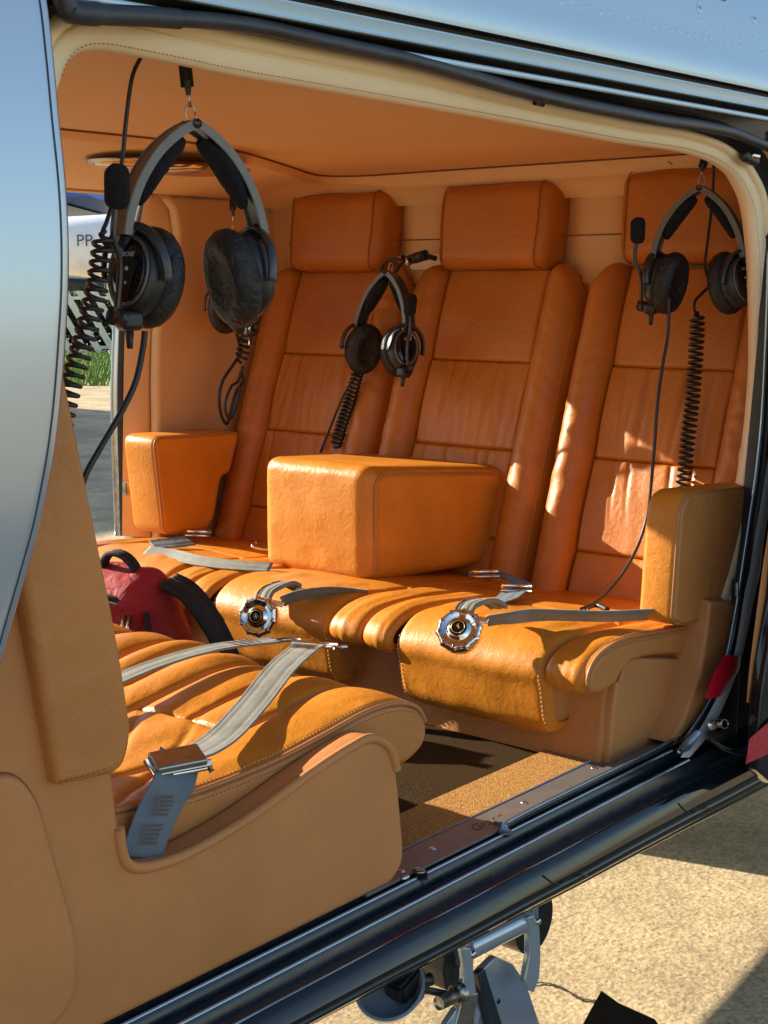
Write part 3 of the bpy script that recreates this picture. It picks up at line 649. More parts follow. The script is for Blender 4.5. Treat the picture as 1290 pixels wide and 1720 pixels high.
# reading lamps in the soffit
def soff_hit(px_dir):
    pass
lp = [(2.0392,1.1404,1.8720)][0]
def oval(mb, c, rx, ry, h, ang=0, k=24, rings=((1, 0), (.96, .6), (.8, 1))):
    V = [(c[0]+rx*q*math.cos(t)*math.cos(ang)-ry*q*math.sin(t)*math.sin(ang), c[1]+rx*q*math.cos(t)*math.sin(ang)+ry*q*math.sin(t)*math.cos(ang), c[2]-h*hh) for q, hh in rings for t in np.linspace(0, 2*math.pi, k, endpoint=False)]
    mb.add(V, gridf(len(rings), k, closed=True)+[list(range((len(rings)-1)*k, len(rings)*k))])
lampa = thing('ceiling_lamp', 'small oval amber ceiling lamp above the far door', 'lamp', tuple(lp))
mb = MB(); oval(mb, lp, .085, .095, .006, ang=-.1); mb.mk('bezel', 'steel', lampa, smooth='all')
mb = MB(); oval(mb, (lp[0], lp[1], lp[2]-.005), 0.072, .080, .008, ang=-.1); mb.mk('lens', 'amber', lampa, smooth='all')
lp2 = [(2.2164,1.1377,1.8680)][0]
lampb = thing('reading_lamp_console', 'brown oval reading lamp console in the ceiling behind the nearest headset', 'lamp', tuple(lp2))
mb = MB(); oval(mb, lp2, .17, .13, .008, ang=.35); mb.mk('console_plate', M['lid'] if False else 'pipe', lampb, smooth='all')
l3 = [(2.1131,1.0618,1.8600)][0]; mb = MB(); oval(mb, l3, .045, .06, .012, ang=.3); mb.mk('lamp_lens', 'glasslens', lampb, smooth='all')
mb = MB(); oval(mb, (l3[0], l3[1], l3[2]+.001), .054, .070, .008, ang=.3); mb.mk('lamp_ring', 'metal', lampb, smooth='all')
l4 = [(2.1528,1.0620,1.8600)][0]; mb = MB(); oval(mb, l4, .016, .012, .010); mb.mk('switch', 'metal', lampb, smooth='all')

# ================================================================== REAR BENCH SEATS
Ydir = np.array([0, 1., 0])
BV = np.array([.318, 0, .948]); BN = np.array([-.948, 0, .318]); BO = np.array([2.742, 0, .90])
def bbase(u, v): return BO+Ydir*u+BV*v, BN
names = [('nearest the open cabin door, by the right armrest', 0), ('in the middle of the bench behind the armrest block', 1), ('at the far end of the bench beside the far window', 2)]
profT = cr([(2.80, .900), (2.70, .912), (2.55, .928), (2.40, .942), (2.28, .952), (2.21, .946), (2.165, .922), (2.148, .892), (2.155, .862), (2.163, .82), (2.172, .79), (2.195, .768), (2.235, .762), (2.27, .765)], 14)
profW = cr([(2.80, .900), (2.70, .912), (2.55, .928), (2.40, .942), (2.28, .950), (2.20, .944), (2.155, .926), (2.138, .902), (2.145, .880), (2.175, .870), (2.25, .872)], 14)
def sweepbase(prof, sgn):
    P = resample(prof, 400); T = np.gradient(P, axis=0); T /= np.linalg.norm(T, axis=1)[:, None]
    Nn_ = np.stack([T[:, 1], -T[:, 0]], 1) if sgn < 0 else np.stack([-T[:, 1], T[:, 0]], 1)
    L = np.sum(np.linalg.norm(np.diff(P, axis=0), axis=1))
    def base(u, v):
        k = min(399, max(0, v/L*399)); i = int(k); j = min(399, i+1); t = k-i
        p = P[i]*(1-t)+P[j]*t; n_ = Nn_[i]*(1-t)+Nn_[j]*t
        return np.array([p[0], u, p[1]]), np.array([n_[0], 0, n_[1]])
    def vx(x):   # arc position where the profile first reaches x
        return np.argmax((P[:, 0] <= x) if sgn < 0 else (P[:, 0] >= x))/399*L
    return base, L, vx
tb, tL, tvx = sweepbase(profT, -1); wb, wL, wvx = sweepbase(profW, -1)
GR = 'passenger seats of the rear bench'
for (where, k), c in zip(names, CS):
    s = thing('passenger_seat', 'orange leather seat with headrest '+where, 'seat', (2.45, c, .88), GR)
    ph = k*7.3
    # backrest: bolsters and sewn panels
    back = mk('backrest', *boxVF(BO+np.array([.07, c, 0])+BV*.38, (.10, .50, .80), Matrix.Rotation(R(18.5), 3, 'Y')), 'seatback', s, bevel=.02)
    vs = [-.06, .105, .327, .55, .792]
    pn = ['lower_panel', 'middle_panel', 'gathered_panel', 'upper_panel']
    hw = lambda v: .150+.012*v/.8
    for i in range(4):
        v0, v1 = vs[i], vs[i+1]
        def f(u, v, v0=v0, v1=v1, i=i):
            t = (v-v0)/(v1-v0); uu = u-c
            h = .004+.006*math.sin(math.pi*t)
            if i == 2:
                fade = .25+.75*math.sin(math.pi*min(1, max(0, t*.9+.05)))**.5
                w = 0
                for q in range(7):
                    cx = -.13+.26*(q+.5)/7+.012*math.sin(q*5.1+ph)+.02*(t-.5)*math.sin(q*2.3+ph); w -= (.55+.45*math.sin(q*3.7+ph))*math.exp(-((uu-cx)/(.0050+.005*t))**2)*(t**(.5+.8*abs(math.sin(q+ph))))
                h += .0085*w*fade+.0028*nz(u*34, v*6, ph, 1.5)
            if i == 1:
                for q in range(4):
                    cx = -.10+.07*q+.02*math.sin(q*4+ph); h -= .0055*math.exp(-((uu-cx-.03*(t-1))/.006)**2)*max(0, t-.25)
                h += .0012*nz(u*25, v*8, ph, 1.3)
            if i == 0: h += .001*nz(u*60, v*10, ph, 1.3)
            return h
        V, F = patch(bbase, c-.158, c+.158, v0, v1, f, [(.014, .010), (.014, .010), (.010, .008), (.010, .008)], 150 if i in (1, 2) else 30, 40)
        mk(pn[i], V, F, 'seatback', back, smooth='all')
    for sg in (-1, 1):
        ins, out = c+sg*.160, c+sg*.2685
        a, b = min(ins, out), max(ins, out)
        def f(u, v, sg=sg):
            t = abs(u-c); q = (t-.16)/.1085
            vv = max(0, min(1, (v+.06)/.85))
            h = .004+(.040+.008*math.sin(vv*3.0))*math.sin(math.pi*min(1, max(0, q))**.85)**.8
            h += .0034*nz(u*12+ph, v*26+u*20*sg, sg, 1.1)*math.sin(math.pi*q)+.0026*math.sin(v*150+8*nz(u*9, v*5, ph, 1))*max(0, nz(u*3, v*6, ph+sg, 1.3))
            return h
        def top(u): q = (abs(u-c)-.16)/.1085; return .800-.105*max(0, q)**2.6+.012*math.sin(math.pi*max(0, min(1, q)))
        E = [(.016, .012), (.055, .040), (.03, .03), (.05, .05)] if sg > 0 else [(.055, .040), (.016, .012), (.03, .03), (.05, .05)]
        V, F = patch(bbase, a, b, -.06, top, f, E, 34, 150)
        mk('bolster', V, F, 'seatback', back, smooth='all')
        # stitched welt along the outer edge
        P = []
        for v in np.linspace(-.02, .66, 40):
            u = c+sg*.2545; p, n_ = bbase(u, v); q = (.2545-.16)/.1085; h = f(u, v)-.055*(1-math.sqrt(max(0, 1-(1-(.014)/.040)**2))); P.append(p+n_*(h+.0008))
        stitch(P, 'stitch' if k == 1 or sg > 0 else 'seam', back, gap=.0085, ln=.005, r=.0009)
    # headrest
    def hd(w, n_, ax_, sg):
        w = np.array(w); q = 1-(w[1]/.19)**2; w[0] -= .012*max(0, q)*(1 if w[0] < 0 else 0)
        w[1] *= 1-.035*max(0, -w[2]/.1)+.012*nz(w[0]*5, w[2]*8, ph, 1.5); w[2] += .004*nz(w[1]*7, w[0]*4, ph, 1.7)
        return w
    V, F = rboxVF((.115, .350, .212), .036, 12, hd)
    Rm = Matrix.Rotation(R(7), 3, 'Y'); hc = np.array([3.005, c, 1.752+.012*(k == 0)])
    hr = mk('headrest', [np.array(Rm @ Vector(v))+hc for v in V], F, 'seatback', s, smooth='all')
    for sg in (-1, 1):
        P = [np.array(Rm @ Vector(hd((x, sg*.148, z), 0, 0, 0)))+hc for x, z in [(-.02, -.1065), (-.040, -.1045), (-.0555, -.092), (-.0588, -.06), (-.0592, 0), (-.0588, .06), (-.0555, .092), (-.040, .1050), (-.02, .1070)]]
        tube('headrest_seam', cr(P, 5), .0013, 'seam', hr, k=6)
    # cushion: centre with tongue, and two front wings
    a, b = c-.175, c+.190
    def f(u, v):
        t = (u-a)/(b-a); h = .006*math.sin(math.pi*t)+.0020*nz(u*9, v*9, ph, 1.6)
        vf = tvx(2.30)
        if v > vf-.06: h += .0035*nz(u*26, v*7, ph, 1.2)*math.exp(-((v-vf)/.07)**2)
        return h
    vm = tvx(2.43)
    V, F = patch(tb, a, b, 0, vm, f, [(.012, .012), (.012, .012), (.01, .01), (.010, .010)], 40, 40); mk('cushion_rear_panel', V, F, 'seat', s, smooth='all')
    V, F = patch(tb, a, b, vm, lambda u: tL-.02*((u-c)/.18)**6, f, [(.022, .022), (.022, .022), (.010, .010), (.03, .03)], 60, 110); o = mk('cushion_front_panel', V, F, 'seat', s, smooth='all')
    # lower edge stitching of the tongue
    vb = tL-.068
    P = [sum(((tb(u, vb)[0]), tb(u, vb)[1]*(f(u, vb)+.0012))) for u in np.linspace(a+.03, b-.03, 20)]
    P = [np.array(tb(a+.012, v)[0]+tb(a+.012, v)[1]*.0005) for v in np.linspace(tvx(2.16)+.0, vb-.02, 6)]+P+[np.array(tb(b-.012, v)[0]+tb(b-.012, v)[1]*.0005) for v in np.linspace(vb-.02, tvx(2.16)+.0, 6)]
    stitch(P, 'stitch', s, gap=.0090, ln=.006, r=.0017)
    # side closing of the tongue
    for yy, sg in ((a+.006, -1), (b-.006, 1)):
        O = resample(profT, 120)[50:]; O = list(map(tuple, O-np.array([-.006, .006])*0))+[(2.30, .80), (2.30, .93)]
        V, F = slabVF([(p[0]+.012, p[1]-.010 if p[1] > .86 else p[1]+.008) for p in O], min(yy, yy-sg*.12), max(yy, yy-sg*.12), .006); mk('tongue_side', V, F, 'tanw', s)
    for sg in (-1, 1):
        a2, b2 = (c-.268, c-.178) if sg < 0 else (c+.193, c+.268)
        if k == 0 and sg < 0: a2 = .026
        def fw(u, v, a2=a2, b2=b2):
            t = (u-a2)/(b2-a2); return .003*math.sin(math.pi*t)*min(1, v/.2)+.0028*nz(u*34, v*8, ph+3, 1.1)+.001*math.sin(u*300+5*nz(u*5, v*9, 2, 1))*max(0, (v-.55)*3)
        V, F = patch(wb, a2, b2, 0, wL, fw, [(.014, .016)]*2+[(.01, .01), (.012, .02)], 34, 130); mk('cushion_wing', V, F, 'seat', s, smooth='all')
        vs_ = wL-.085
        P = [np.array(wb(u, vs_)[0]+wb(u, vs_)[1]*(fw(u, vs_)+.0010)) for u in np.linspace(a2+.014, b2-.014, 6)]; stitch(P, 'stitch', s, gap=.009, r=.0013)
# bench base and near side
bb = thing('bench_base', 'tan leather box base carrying the rear seats, its end facing the door', 'seat base', (2.4, .8, .705))
O = roundpoly([(2.225, .705), (2.262, .905), (2.80, .905), (2.80, .705)], [.004, .03, .01, .01])
V, F = slabVF(O, .045, 1.66, .012); mk('front_box', V, F, 'tanw', bb)
O = [(2.2377,0.0320,0.7043), (2.2418,0.0320,0.7534), (2.2493,0.0320,0.8213), (2.2598,0.0320,0.8710), (2.2822,0.0320,0.8975), (2.3259,0.0320,0.9049), (2.4043,0.0320,0.8891), (2.5673,0.0320,0.8538), (2.5936,0.0320,0.8434), (2.5800,0.0320,0.8184), (2.5332,0.0320,0.7620), (2.4679,0.0320,0.7040)]
slab('end_panel', [(p[0], p[2]) for p in O], .030, .06, .007, 'tan', bb)
P = [(p[0], .029, p[2]) for p in [(2.2598,0.0320,0.8710), (2.2822,0.0320,0.8975), (2.3259,0.0320,0.9049), (2.4043,0.0320,0.8891), (2.5673,0.0320,0.8538), (2.5936,0.0320,0.8434)]]; tube('panel_seam', cr(P, 6), .0016, 'seam', bb, k=6)
# end face of the near cushion with piping
es = thing('cushion_end', 'tan leather end face of the bench cushion under the right armrest', 'seat cushion end', (2.3, .03, .9))
Pw = resample(profW, 160)
O = [tuple(p) for p in Pw[8:]]+[(2.28, .895), (2.32, .905), (2.6, .86)]
O = [(2.70, .905), (2.6, .922), (2.45, .936), (2.28, .949), (2.20, .943), (2.158, .926), (2.142, .902), (2.150, .878), (2.18, .868), (2.235, .874), (2.262, .892), (2.30, .905), (2.40, .897), (2.60, .860), (2.66, .865)]
O = cr(O, 6, closed=True); V, F = slabVF(O, .018, .05, .010); mk('end_face', V, F, 'tanw', es, smooth='all')
P = [(p[0], .021, p[1]+.002) for p in cr([(2.62, .921), (2.45, .936), (2.28, .951), (2.20, .945), (2.158, .928), (2.140, .902), (2.148, .880)], 8)]
tube('piping', P, .0034, 'pipe', es)
stitch([(p[0], .0175, p[2]-.010 if p[0] > 2.19 else p[2]-.004) for p in P if p[2] > .90], 'stitchd', es, r=.0007)
stitch([(p[0]+.002, .029, p[2]+.004) for p in P if p[2] > .92], 'stitch', es, r=.0009)

# armrests
def armrest(label, y0, y1, O, seamy, m='seat', msd='tanw'):
    a = thing('armrest', label, 'armrest', (2.45, (y0+y1)/2, .95), 'padded armrests of the bench')
    V, F = slabVF(O, y0, y1, .014); mk('pad', V, F, m, a, smooth='all')
    lo = MB()
    O = np.asarray(O); area = .5*sum(O[i-1][0]*O[i][1]-O[i][0]*O[i-1][1] for i in range(len(O)))
    Oc = O if area > 0 else O[::-1]
    t = np.roll(Oc, -1, 0)-np.roll(Oc, 1, 0); t /= np.linalg.norm(t, axis=1)[:, None]; ni = np.stack([-t[:, 1], t[:, 0]], 1)
    Q = Oc+ni*.004
    P = [(p[0], seamy, p[1]) for p in Q]; P = P+P[:1]
    tube('piping', P, .0026, 'pipe', a)
    sg = -1 if abs(seamy-y0) < abs(seamy-y1) else 1
    Q = Oc+ni*.013; stitch([(p[0], seamy+sg*.0045, p[1]) for p in Q], 'stitchd', a, r=.0007)
    V, F = slabVF(Oc+ni*.006, (y0-.002) if sg < 0 else y1-.012, (y0+.012) if sg < 0 else y1+.002, .006); mk('side_panel', V, F, msd, a, smooth='all')
    return a
O = roundpoly([(2.405, .962), (2.425, 1.215), (2.80, 1.195), (2.72, .93), (2.46, .945)], [.018, .055, .02, .02, .02], 8)
armrest('upright padded armrest block beside the open door, its front face sunlit', -.002, .075, O, .002)
O = roundpoly([(2.455, .955), (2.425, 1.222), (2.74, 1.212), (2.70, 1.10), (2.665, 1.09), (2.63, .95)], [.03, .035, .02, .01, .01, .05], 8)
armrest('padded armrest block at the far end of the bench beside the far window', 1.53, 1.655, O, 1.533, 'seat', 'seat')
# far armrest upper cap light
# near-door corner cushion behind the right armrest
mb = MB(); V, F = rboxVF((.06, .05, .16), .024, 6); setp(mk('corner_pad', [np.array(v)+np.array([2.80, .035, 1.20]) for v in V], F, 'wall', smooth='all'), 'small pale leather corner pad on the pillar behind the right armrest', 'corner pad')
# middle armrest console block
cb = thing('armrest_console', 'large boxy orange leather armrest block standing on the middle seat', 'armrest', (2.6, .92, .93))
def cdisp(w, n_, ax_, sg):
    x, y, z = w; t = (x+.215)/.43          # 0 front .. 1 back
    puff = .006*(1-(2*y/.33)**2)*(1-(2*z/.27)**2)
    if ax_ == 0 and sg < 0: x -= puff
    if ax_ == 2 and sg > 0: z += puff*.8
    if ax_ == 1 and sg < 0: y -= puff*.4
    y2 = (y+.165)/.33; yn = .775-.085*t; yf = 1.105+.07*t
    Y = yn+(yf-yn)*y2
    Z = 1.068+z-(.034*t*(z+.135)/.27)
    X = 2.615+x + (.05*(z/.27))*max(0, t)*1.0
    d = .0008*nz(x*8, y*10, z*10, 1.5)+.0008*nz(x*20, y*18, z*30, 1.3)
    if ax_ == 0: X += d*2
    if ax_ == 1: Y += d
    return np.array([X, Y, Z])
V, F = rboxVF((.43, .33, .275), .034, 16, cdisp); mk('block', V, F, 'seat', cb, smooth='all')
def cpt(x, y, z): return cdisp((x, y, z), 0, 5, 0)
rr = .034
def edge_loop(x, off=0):
    pass
P = [cpt(-.19, -.1655, -.105), cpt(-.19, -.1655, 0), cpt(-.19, -.1655, .090), cpt(-.178, -.1645, .112), cpt(-.155, -.163, .123), cpt(0, -.163, .124), cpt(.12, -.163, .123), cpt(.165, -.163, .117), cpt(.185, -.163, .10), cpt(.193, -.163, .07), cpt(.193, -.163, -.1)]
P = [p+np.array([0, -.001, 0]) for p in P]; tube('piping', cr(P, 6), .0024, 'pipe', cb)
stitch([p+np.array([.009 if i < 3 else 0, -.0022, -.008 if i > 2 else 0]) for i, p in enumerate(P)], 'stitchd', cb, r=.0007)

# ================================================================== NEAR AFT-FACING SEAT
fs = thing('front_seat', 'near tan and orange leather seat facing aft, loose lap belt on its cushion', 'seat', (1.3, .3, .70))
pts = [(.2, .712), (1.556, .712), (1.575, .722), (1.592, .748), (1.585, .82), (1.573, .893), (1.560, .925), (1.540, .945), (1.510, .957), (1.478, .955), (1.42, .945), (1.359, .931), (1.30, .916), (1.244, .904), (1.19, .896), (1.14, .892), (1.09, .896), (1.062, .906), (1.050, .925), (1.046, .96), (1.040, 1.02), (1.02, 1.12), (.985, 1.27), (.95, 1.42), (.91, 1.6), (.2, 1.6)]
top_ = cr(pts[4:24], 4); O = np.vstack([cr(pts[1:5], 3)[:-1], top_, [pts[-2]], [pts[-1]], [pts[0]]])
V, F = slabVF(O, .0, .045, .008); mk('side_panel', V, F, 'tan', fs, smooth='all')
P = [(p[0], .0005, p[1]-.004) for p in cr(pts[5:20], 5)]; tube('panel_lip', P, .0075, 'tan', fs, k=10)
O = roundpoly([(.2, 1.045), (.895, 1.070), (.925, 1.03), (.975, .835), (.968, .765), (.915, .738), (.2, .70)], [0, .03, .04, .05, .04, .04, 0], 8)
V, F = slabVF(O, -.010, .02, .008); mk('storage_pocket_panel', V, F, 'tan', fs, smooth='all')
P = [(p[0], -.0002, p[1]) for p in O[1:-1]]; tube('panel_groove', P, .0022, 'seam', fs, k=6)
# backrest
O = roundpoly([(.945, 1.040), (1.040, 1.032), (1.056, 1.075), (1.040, 1.19), (.985, 1.46), (.94, 1.68), (.83, 1.68), (.868, 1.45), (.905, 1.29)], [.006, .03, .03, .08, .08, .05, .02, .05, .05], 8)
V, F = slabVF(O, -.022, .455, .012); bk = mk('backrest', V, F, 'tanw', fs, smooth='all')
P = [(p[0], -.0215, p[1]) for p in (np.array([(.945, 1.046), (1.00, 1.044), (1.030, 1.048), (1.044, 1.075), (1.030, 1.19), (1.002, 1.33), (.975, 1.46), (.94, 1.62)]))]
stitch(P[:3], 'stitchd', bk, r=.0009); stitch([(p[0]+.001, p[1]+.001, p[2]) for p in P[2:]], 'stitchd', bk, r=.0008)
# cushion pads
profN = cr([(1.00, .972), (1.10, .956), (1.226, .944), (1.361, .948), (1.47, .962), (1.56, .974), (1.63, .972), (1.682, .953), (1.708, .922), (1.702, .888), (1.665, .866), (1.55, .860)], 14)
nb, nL, nvx = sweepbase(profN, 1)
def fnear(u, v):
    h = .0028*nz(u*10, v*5, 4, 1.5)+.0015*nz(u*25, v*12, 9, 1.3)
    # creases radiating from the seat corner
    for (cu, cv, su, dv, wd, am) in ((.20, .18, .75, .16, .010, .012), (.26, .20, .8, .17, .008, .010), (.14, .22, .6, .15, .007, .007), (.33, .16, .5, .13, .009, .009)):
        d = (u-cu)-su*(v-cv); h -= am*math.exp(-(d/wd)**2)*math.exp(-((v-cv)/dv)**2)
    return h
def puff(a, b, am): return lambda u, v: am*math.sin(math.pi*(u-a)/(b-a))**.8*min(1, .35+v/nL)+fnear(u, v)
vsm = nvx(1.40)
segs = [('cushion_bolster', .052, .165, 0, nL, .007), ('cushion_panel', .167, .272, vsm, nL, .006), ('cushion_panel', .274, .385, vsm, nL, .006), ('cushion_rear_panel', .167, .385, 0, vsm, .010), ('cushion_bolster', .387, .475, 0, nL, .010)]
for nm, a, b, v0, v1, am in segs:
    V, F = patch(nb, a, b, v0, v1, puff(a, b, am), [(.009, .013), (.009, .013), (.008, .011), (.012, .02)], 44, 110); mk(nm, V, F, 'seat', fs, smooth='all')
O = cr([(1.02, .955), (1.10, .950), (1.226, .938), (1.361, .942), (1.47, .955), (1.56, .968), (1.63, .966), (1.682, .948), (1.705, .920), (1.699, .888), (1.662, .870), (1.60, .864), (1.4, .80), (1.02, .80)], 5, closed=False)
V, F = slabVF(O, .046, .09, .010); mk('cushion_side', V, F, 'tanw', fs, smooth='all')
P = [(p[0], .050, p[1]+.001) for p in cr([(1.06, .957), (1.15, .947), (1.226, .941), (1.361, .945), (1.47, .958), (1.56, .970), (1.63, .968), (1.682, .950), (1.704, .922)], 8)]
tube('piping', P, .004, 'pipe', fs); stitch([(p[0], .0452, p[2]-.011) for p in P], 'stitchd', fs, r=.0007)
stitch([(p[0], .060, p[2]+.0045) for p in P], 'stitch', fs, r=.0010, gap=.007)
f2 = thing('second_front_seat', 'second aft-facing orange leather cushion beyond the near seat, beside the red bag', 'seat', (1.4, .7, .80))
for nm, a, b, v0, v1, am in [('cushion_bolster', .495, .575, 0, nL, .018), ('cushion_panel', .577, .70, 0, nL, .016), ('cushion_panel', .702, .86, 0, nL, .016)]:
    V, F = patch(nb, a, b, v0, v1, puff(a, b, am), [(.020, .020), (.020, .020), (.010, .012), (.012, .02)], 40, 90); mk(nm, V, F, 'seat', f2, smooth='all')
mk('seat_base', *boxVF((1.32, .47, .79), (.60, .76, .14)), 'tanw', f2, bevel=.01)

# ================================================================== SEAT BELTS
def webbing(name, P, wdir, w, m, parent, th=.0016, n=60, edge=True):
    P = resample(cr(P, 10), n); T = np.gradient(P, axis=0); T /= np.linalg.norm(T, axis=1)[:, None]
    wd = np.asarray(wdir, float); wd = cr(wd, 10) if wd.ndim == 2 and len(wd) > 2 else wd
    if wd.ndim == 2: wd = resample(wd, n)
    else: wd = np.repeat(wd[None], n, 0)
    wd = wd-T*np.sum(wd*T, 1)[:, None]; wd /= np.linalg.norm(wd, axis=1)[:, None]
    Nn_ = np.cross(T, wd); prof = []
    for q, t in enumerate((-1, -.95, -.86, -.78, -.6, -.5, -.42, -.3, -.1, 0, .1, .3, .42, .5, .6, .78, .86, .95, 1)): prof.append((t, .3 if abs(t) == 1 else (1.25 if abs(t) > .9 else (.45 if abs(t) in (.78, .42, .5, .86) else .95))))
    prof = prof+[(t, -h) for t, h in prof[::-1]]
    V = [P[i]+wd[i]*w/2*t+Nn_[i]*th*h+Nn_[i]*.0006*nz(i*.35, t, 1, 1) for i in range(n) for t, h in prof]
    return mk(name, V, gridf(n, len(prof), closed=True)+[list(range(len(prof)))[::-1], list(range((n-1)*len(prof), n*len(prof)))], m, parent, smooth='all')
def zigzag(c, x, y, w, l, rows, m, parent, nrm):
    x = np.array(x, float); y = np.array(y, float); x /= np.linalg.norm(x); y /= np.linalg.norm(y); nrm = np.array(nrm, float); mb = MB()
    for r_ in range(rows):
        k = 14; pts_ = [np.array(c)+x*(-w/2+w*i/k)+y*(l*(r_/max(1, rows-1)-.5)+(.0018 if i % 2 else -.0018))+nrm*.0016 for i in range(k+1)]
        V, F = tubeVF(pts_, .0006, 4); mb.add(V, F)
    mb.mk('stitching', m, parent, smooth='all', kind='stuff')
nbelt = thing('seat_belt', 'grey lap belt with steel adjuster lying open across the near seat', 'seat belt', (1.2, .1, .95), 'seat belts')
A_ = [(1.0979,0.0220,0.8944), (1.1105,0.0220,0.9235), (1.1332,0.0220,0.9562), (1.1538,0.0220,0.9805)]
webbing('lower_webbing', [tuple(p) for p in A_]+[(1.185, .045, 1.000)], (.9, -.25, -.3), .058, 'web_dark', nbelt, n=40)
wl = np.array([(1.1134,0.0220,0.9227), (1.1361,0.0220,0.9538)])
for q, (px, pc_) in enumerate(zip((0, 1), wl)):
    dy = np.array([.17, .0, .98]); zigzag(pc_+np.array([0, -.003, 0]), (.96, 0, -.26), (.22, 0, .97), .045, .022, 5, 'stitchd', nbelt, (0, -1, 0))
up_ = [(1.165, .050, .998), (1.24, .075, .985), (1.34, .125, .975), (1.46, .185, .985), (1.58, .245, 1.002), (1.68, .292, 1.005), (1.722, .312, 1.002)]
webbing('upper_webbing', up_, (.45, -.88, -.02), .052, 'web', nbelt, n=70)
zigzag((1.69, .297, 1.006), (.45, -.88, 0), (.88, .45, 0), .044, .02, 5, 'stitchd', nbelt, (0, 0, 1))
# belt adjuster buckle
def bar_frame(c, x, y, sx, sy, h, m, parent, name='adjuster_frame', r=.003):
    x = np.array(x, float)/np.linalg.norm(x); y = np.array(y, float); y -= x*np.dot(x, y); y /= np.linalg.norm(y); n_ = np.cross(x, y); c = np.array(c)
    V, F = rboxVF((sx, sy, h), min(r, h*.49), 4); return mk(name, [c+x*v[0]+y*v[1]+n_*v[2] for v in V], F, m, parent)
bxv = np.array([(1.1885,0.0000,1.0031)][0])-np.array([(1.1062,0.0000,1.0154)][0])
cB = np.array((1.172, .034, 1.003))
bx = (.90, -.34, .02); by = (.25, .62, .20)
bar_frame(cB, bx, by, .068, .040, .010, 'steel', nbelt, 'adjuster_top')
bar_frame(cB+np.array([.0, -.016, -.008]), bx, (0, .3, 1), .070, .010, .004, 'steel', nbelt, 'adjuster_lip')
tube('adjuster_bar', [cB+np.array(bx)*.04*s_+np.array([0, -.010, -.016]) for s_ in (-1, 0, 1)], .004, 'chrome', nbelt)
for s_ in (-1, 1): tube('adjuster_cheek', [cB+np.array(bx)*.036*s_+np.array([0, .012, .002]), cB+np.array(bx)*.036*s_+np.array([0, -.016, -.020])], .0045, 'chrome', nbelt)
# end fitting of the upper webbing
e0 = np.array([1.728, .315, 1.000]); ex = np.array([.45, -.88, -.0]); ex /= np.linalg.norm(ex)
tube('end_bar', [e0-ex*.036, e0, e0+ex*.045], .0055, 'chrome', nbelt, k=12)
bar_frame(e0+np.array([.010, .008, -.003]), ex, (.88, .45, -.1), .060, .022, .004, 'chrome', nbelt, 'tongue_plate')
tube('tongue_rod', [e0+ex*.045+np.array([-.012, 0, .0]), e0+ex*.05+np.array([.02, .006, -.006])], .004, 'metal', nbelt)
nb2 = thing('seat_belt', 'short grey lap belt half coming from behind the near backrest toward the cushion front', 'seat belt', (1.5, .42, .98), 'seat belts')
webbing('webbing', [(1.16, .40, .985), (1.30, .415, .982), (1.45, .418, 1.0), (1.58, .405, 1.008), (1.70, .372, 1.004)], (.12, -.99, .0), .040, 'web', nb2, n=50)
zigzag((1.64, .392, 1.008), (.15, -1, 0), (1, .15, 0), .034, .04, 4, 'stitchd', nb2, (0, 0, 1))
tube('end_loop', [(1.70, .372, 1.003), (1.722, .365, 1.002), (1.735, .350, 1.0)], .004, 'steel', nb2)

def rotary(label, c, n_, rightweb, leftweb, scale=1.14, grp='rotary belt buckles'):
    b = thing('rotary_buckle', label, 'belt buckle', tuple(c), grp)
    n_ = Vector(n_).normalized(); a = n_.orthogonal().normalized(); bb_ = n_.cross(a); c = Vector(c); K = 80
    def ring(r, h, wob=0): return [tuple(c+(a*math.cos(t)+bb_*math.sin(t))*(r*(1+wob*max(0, math.cos(10*t))**2))*scale+n_*h*scale) for t in np.linspace(0, 2*math.pi, K, endpoint=False)]
    def lathe(name, prof, m):
        V = []
        for q in prof: V += ring(*q)
        return mk(name, V, gridf(len(prof), K, closed=True)+[list(range((len(prof)-1)*K, len(prof)*K))], m, b, smooth='all')
    lathe('body', [(.030, -.004), (.036, .000), (.037, .010, .05), (.0375, .018, .09), (.035, .024, .08), (.030, .026), (.0285, .023)], 'chrome')
    lathe('dial', [(.0285, .0235), (.024, .021), (.020, .024), (.0165, .0275), (.0145, .0285)], 'chrome')
    lathe('badge', [(.0145, .0290), (.013, .0300), (.004, .0305)], 'gloss')
    V, F = tubeVF([c+(a*math.cos(t)+bb_*math.sin(t))*.0112*scale+n_*.0306*scale for t in np.linspace(0, 2*math.pi, 30)], .0007, 5); mk('badge_ring', [tuple(v) for v in V], F, 'gold', b, smooth='all')
    M4 = basis(c+n_*.0306*scale, (-.15, -.95, -.2), (0, -.1, 1)); 
    if M4.to_3x3().col[2].dot(n_) < 0: M4 = basis(c+n_*.0306*scale, (.15, .95, .2), (0, -.1, 1))
    mbx = MB()
    for q in ((-.005, -.004, 0, .006), (0, .006, .005, -.004), (-.003, .0, .003, .0)):
        V, F = tubeVF([tuple(M4 @ Vector((q[0], q[1], 0))), tuple(M4 @ Vector((q[2], q[3], 0)))], .0007, 4); mbx.add(V, F)
    mbx.mk('badge_mark', 'gold', b)
    for t in np.linspace(0, 2*math.pi, 10, endpoint=False):
        mb = MB(); disc(mb, c+(a*math.cos(t)+bb_*math.sin(t))*.031*scale+n_*.0245*scale, n_, .0028, .0015, 8); mb.mk('grip_dimple', 'gloss', b, smooth='all')
    return b
NB = Vector((-.80, -.12, .58))
b1 = rotary('round chrome belt buckle lying on the middle seat front edge', [(2.1100,0.8199,0.9043)][0], Vector((-.9, -.35, .25)), None, None)
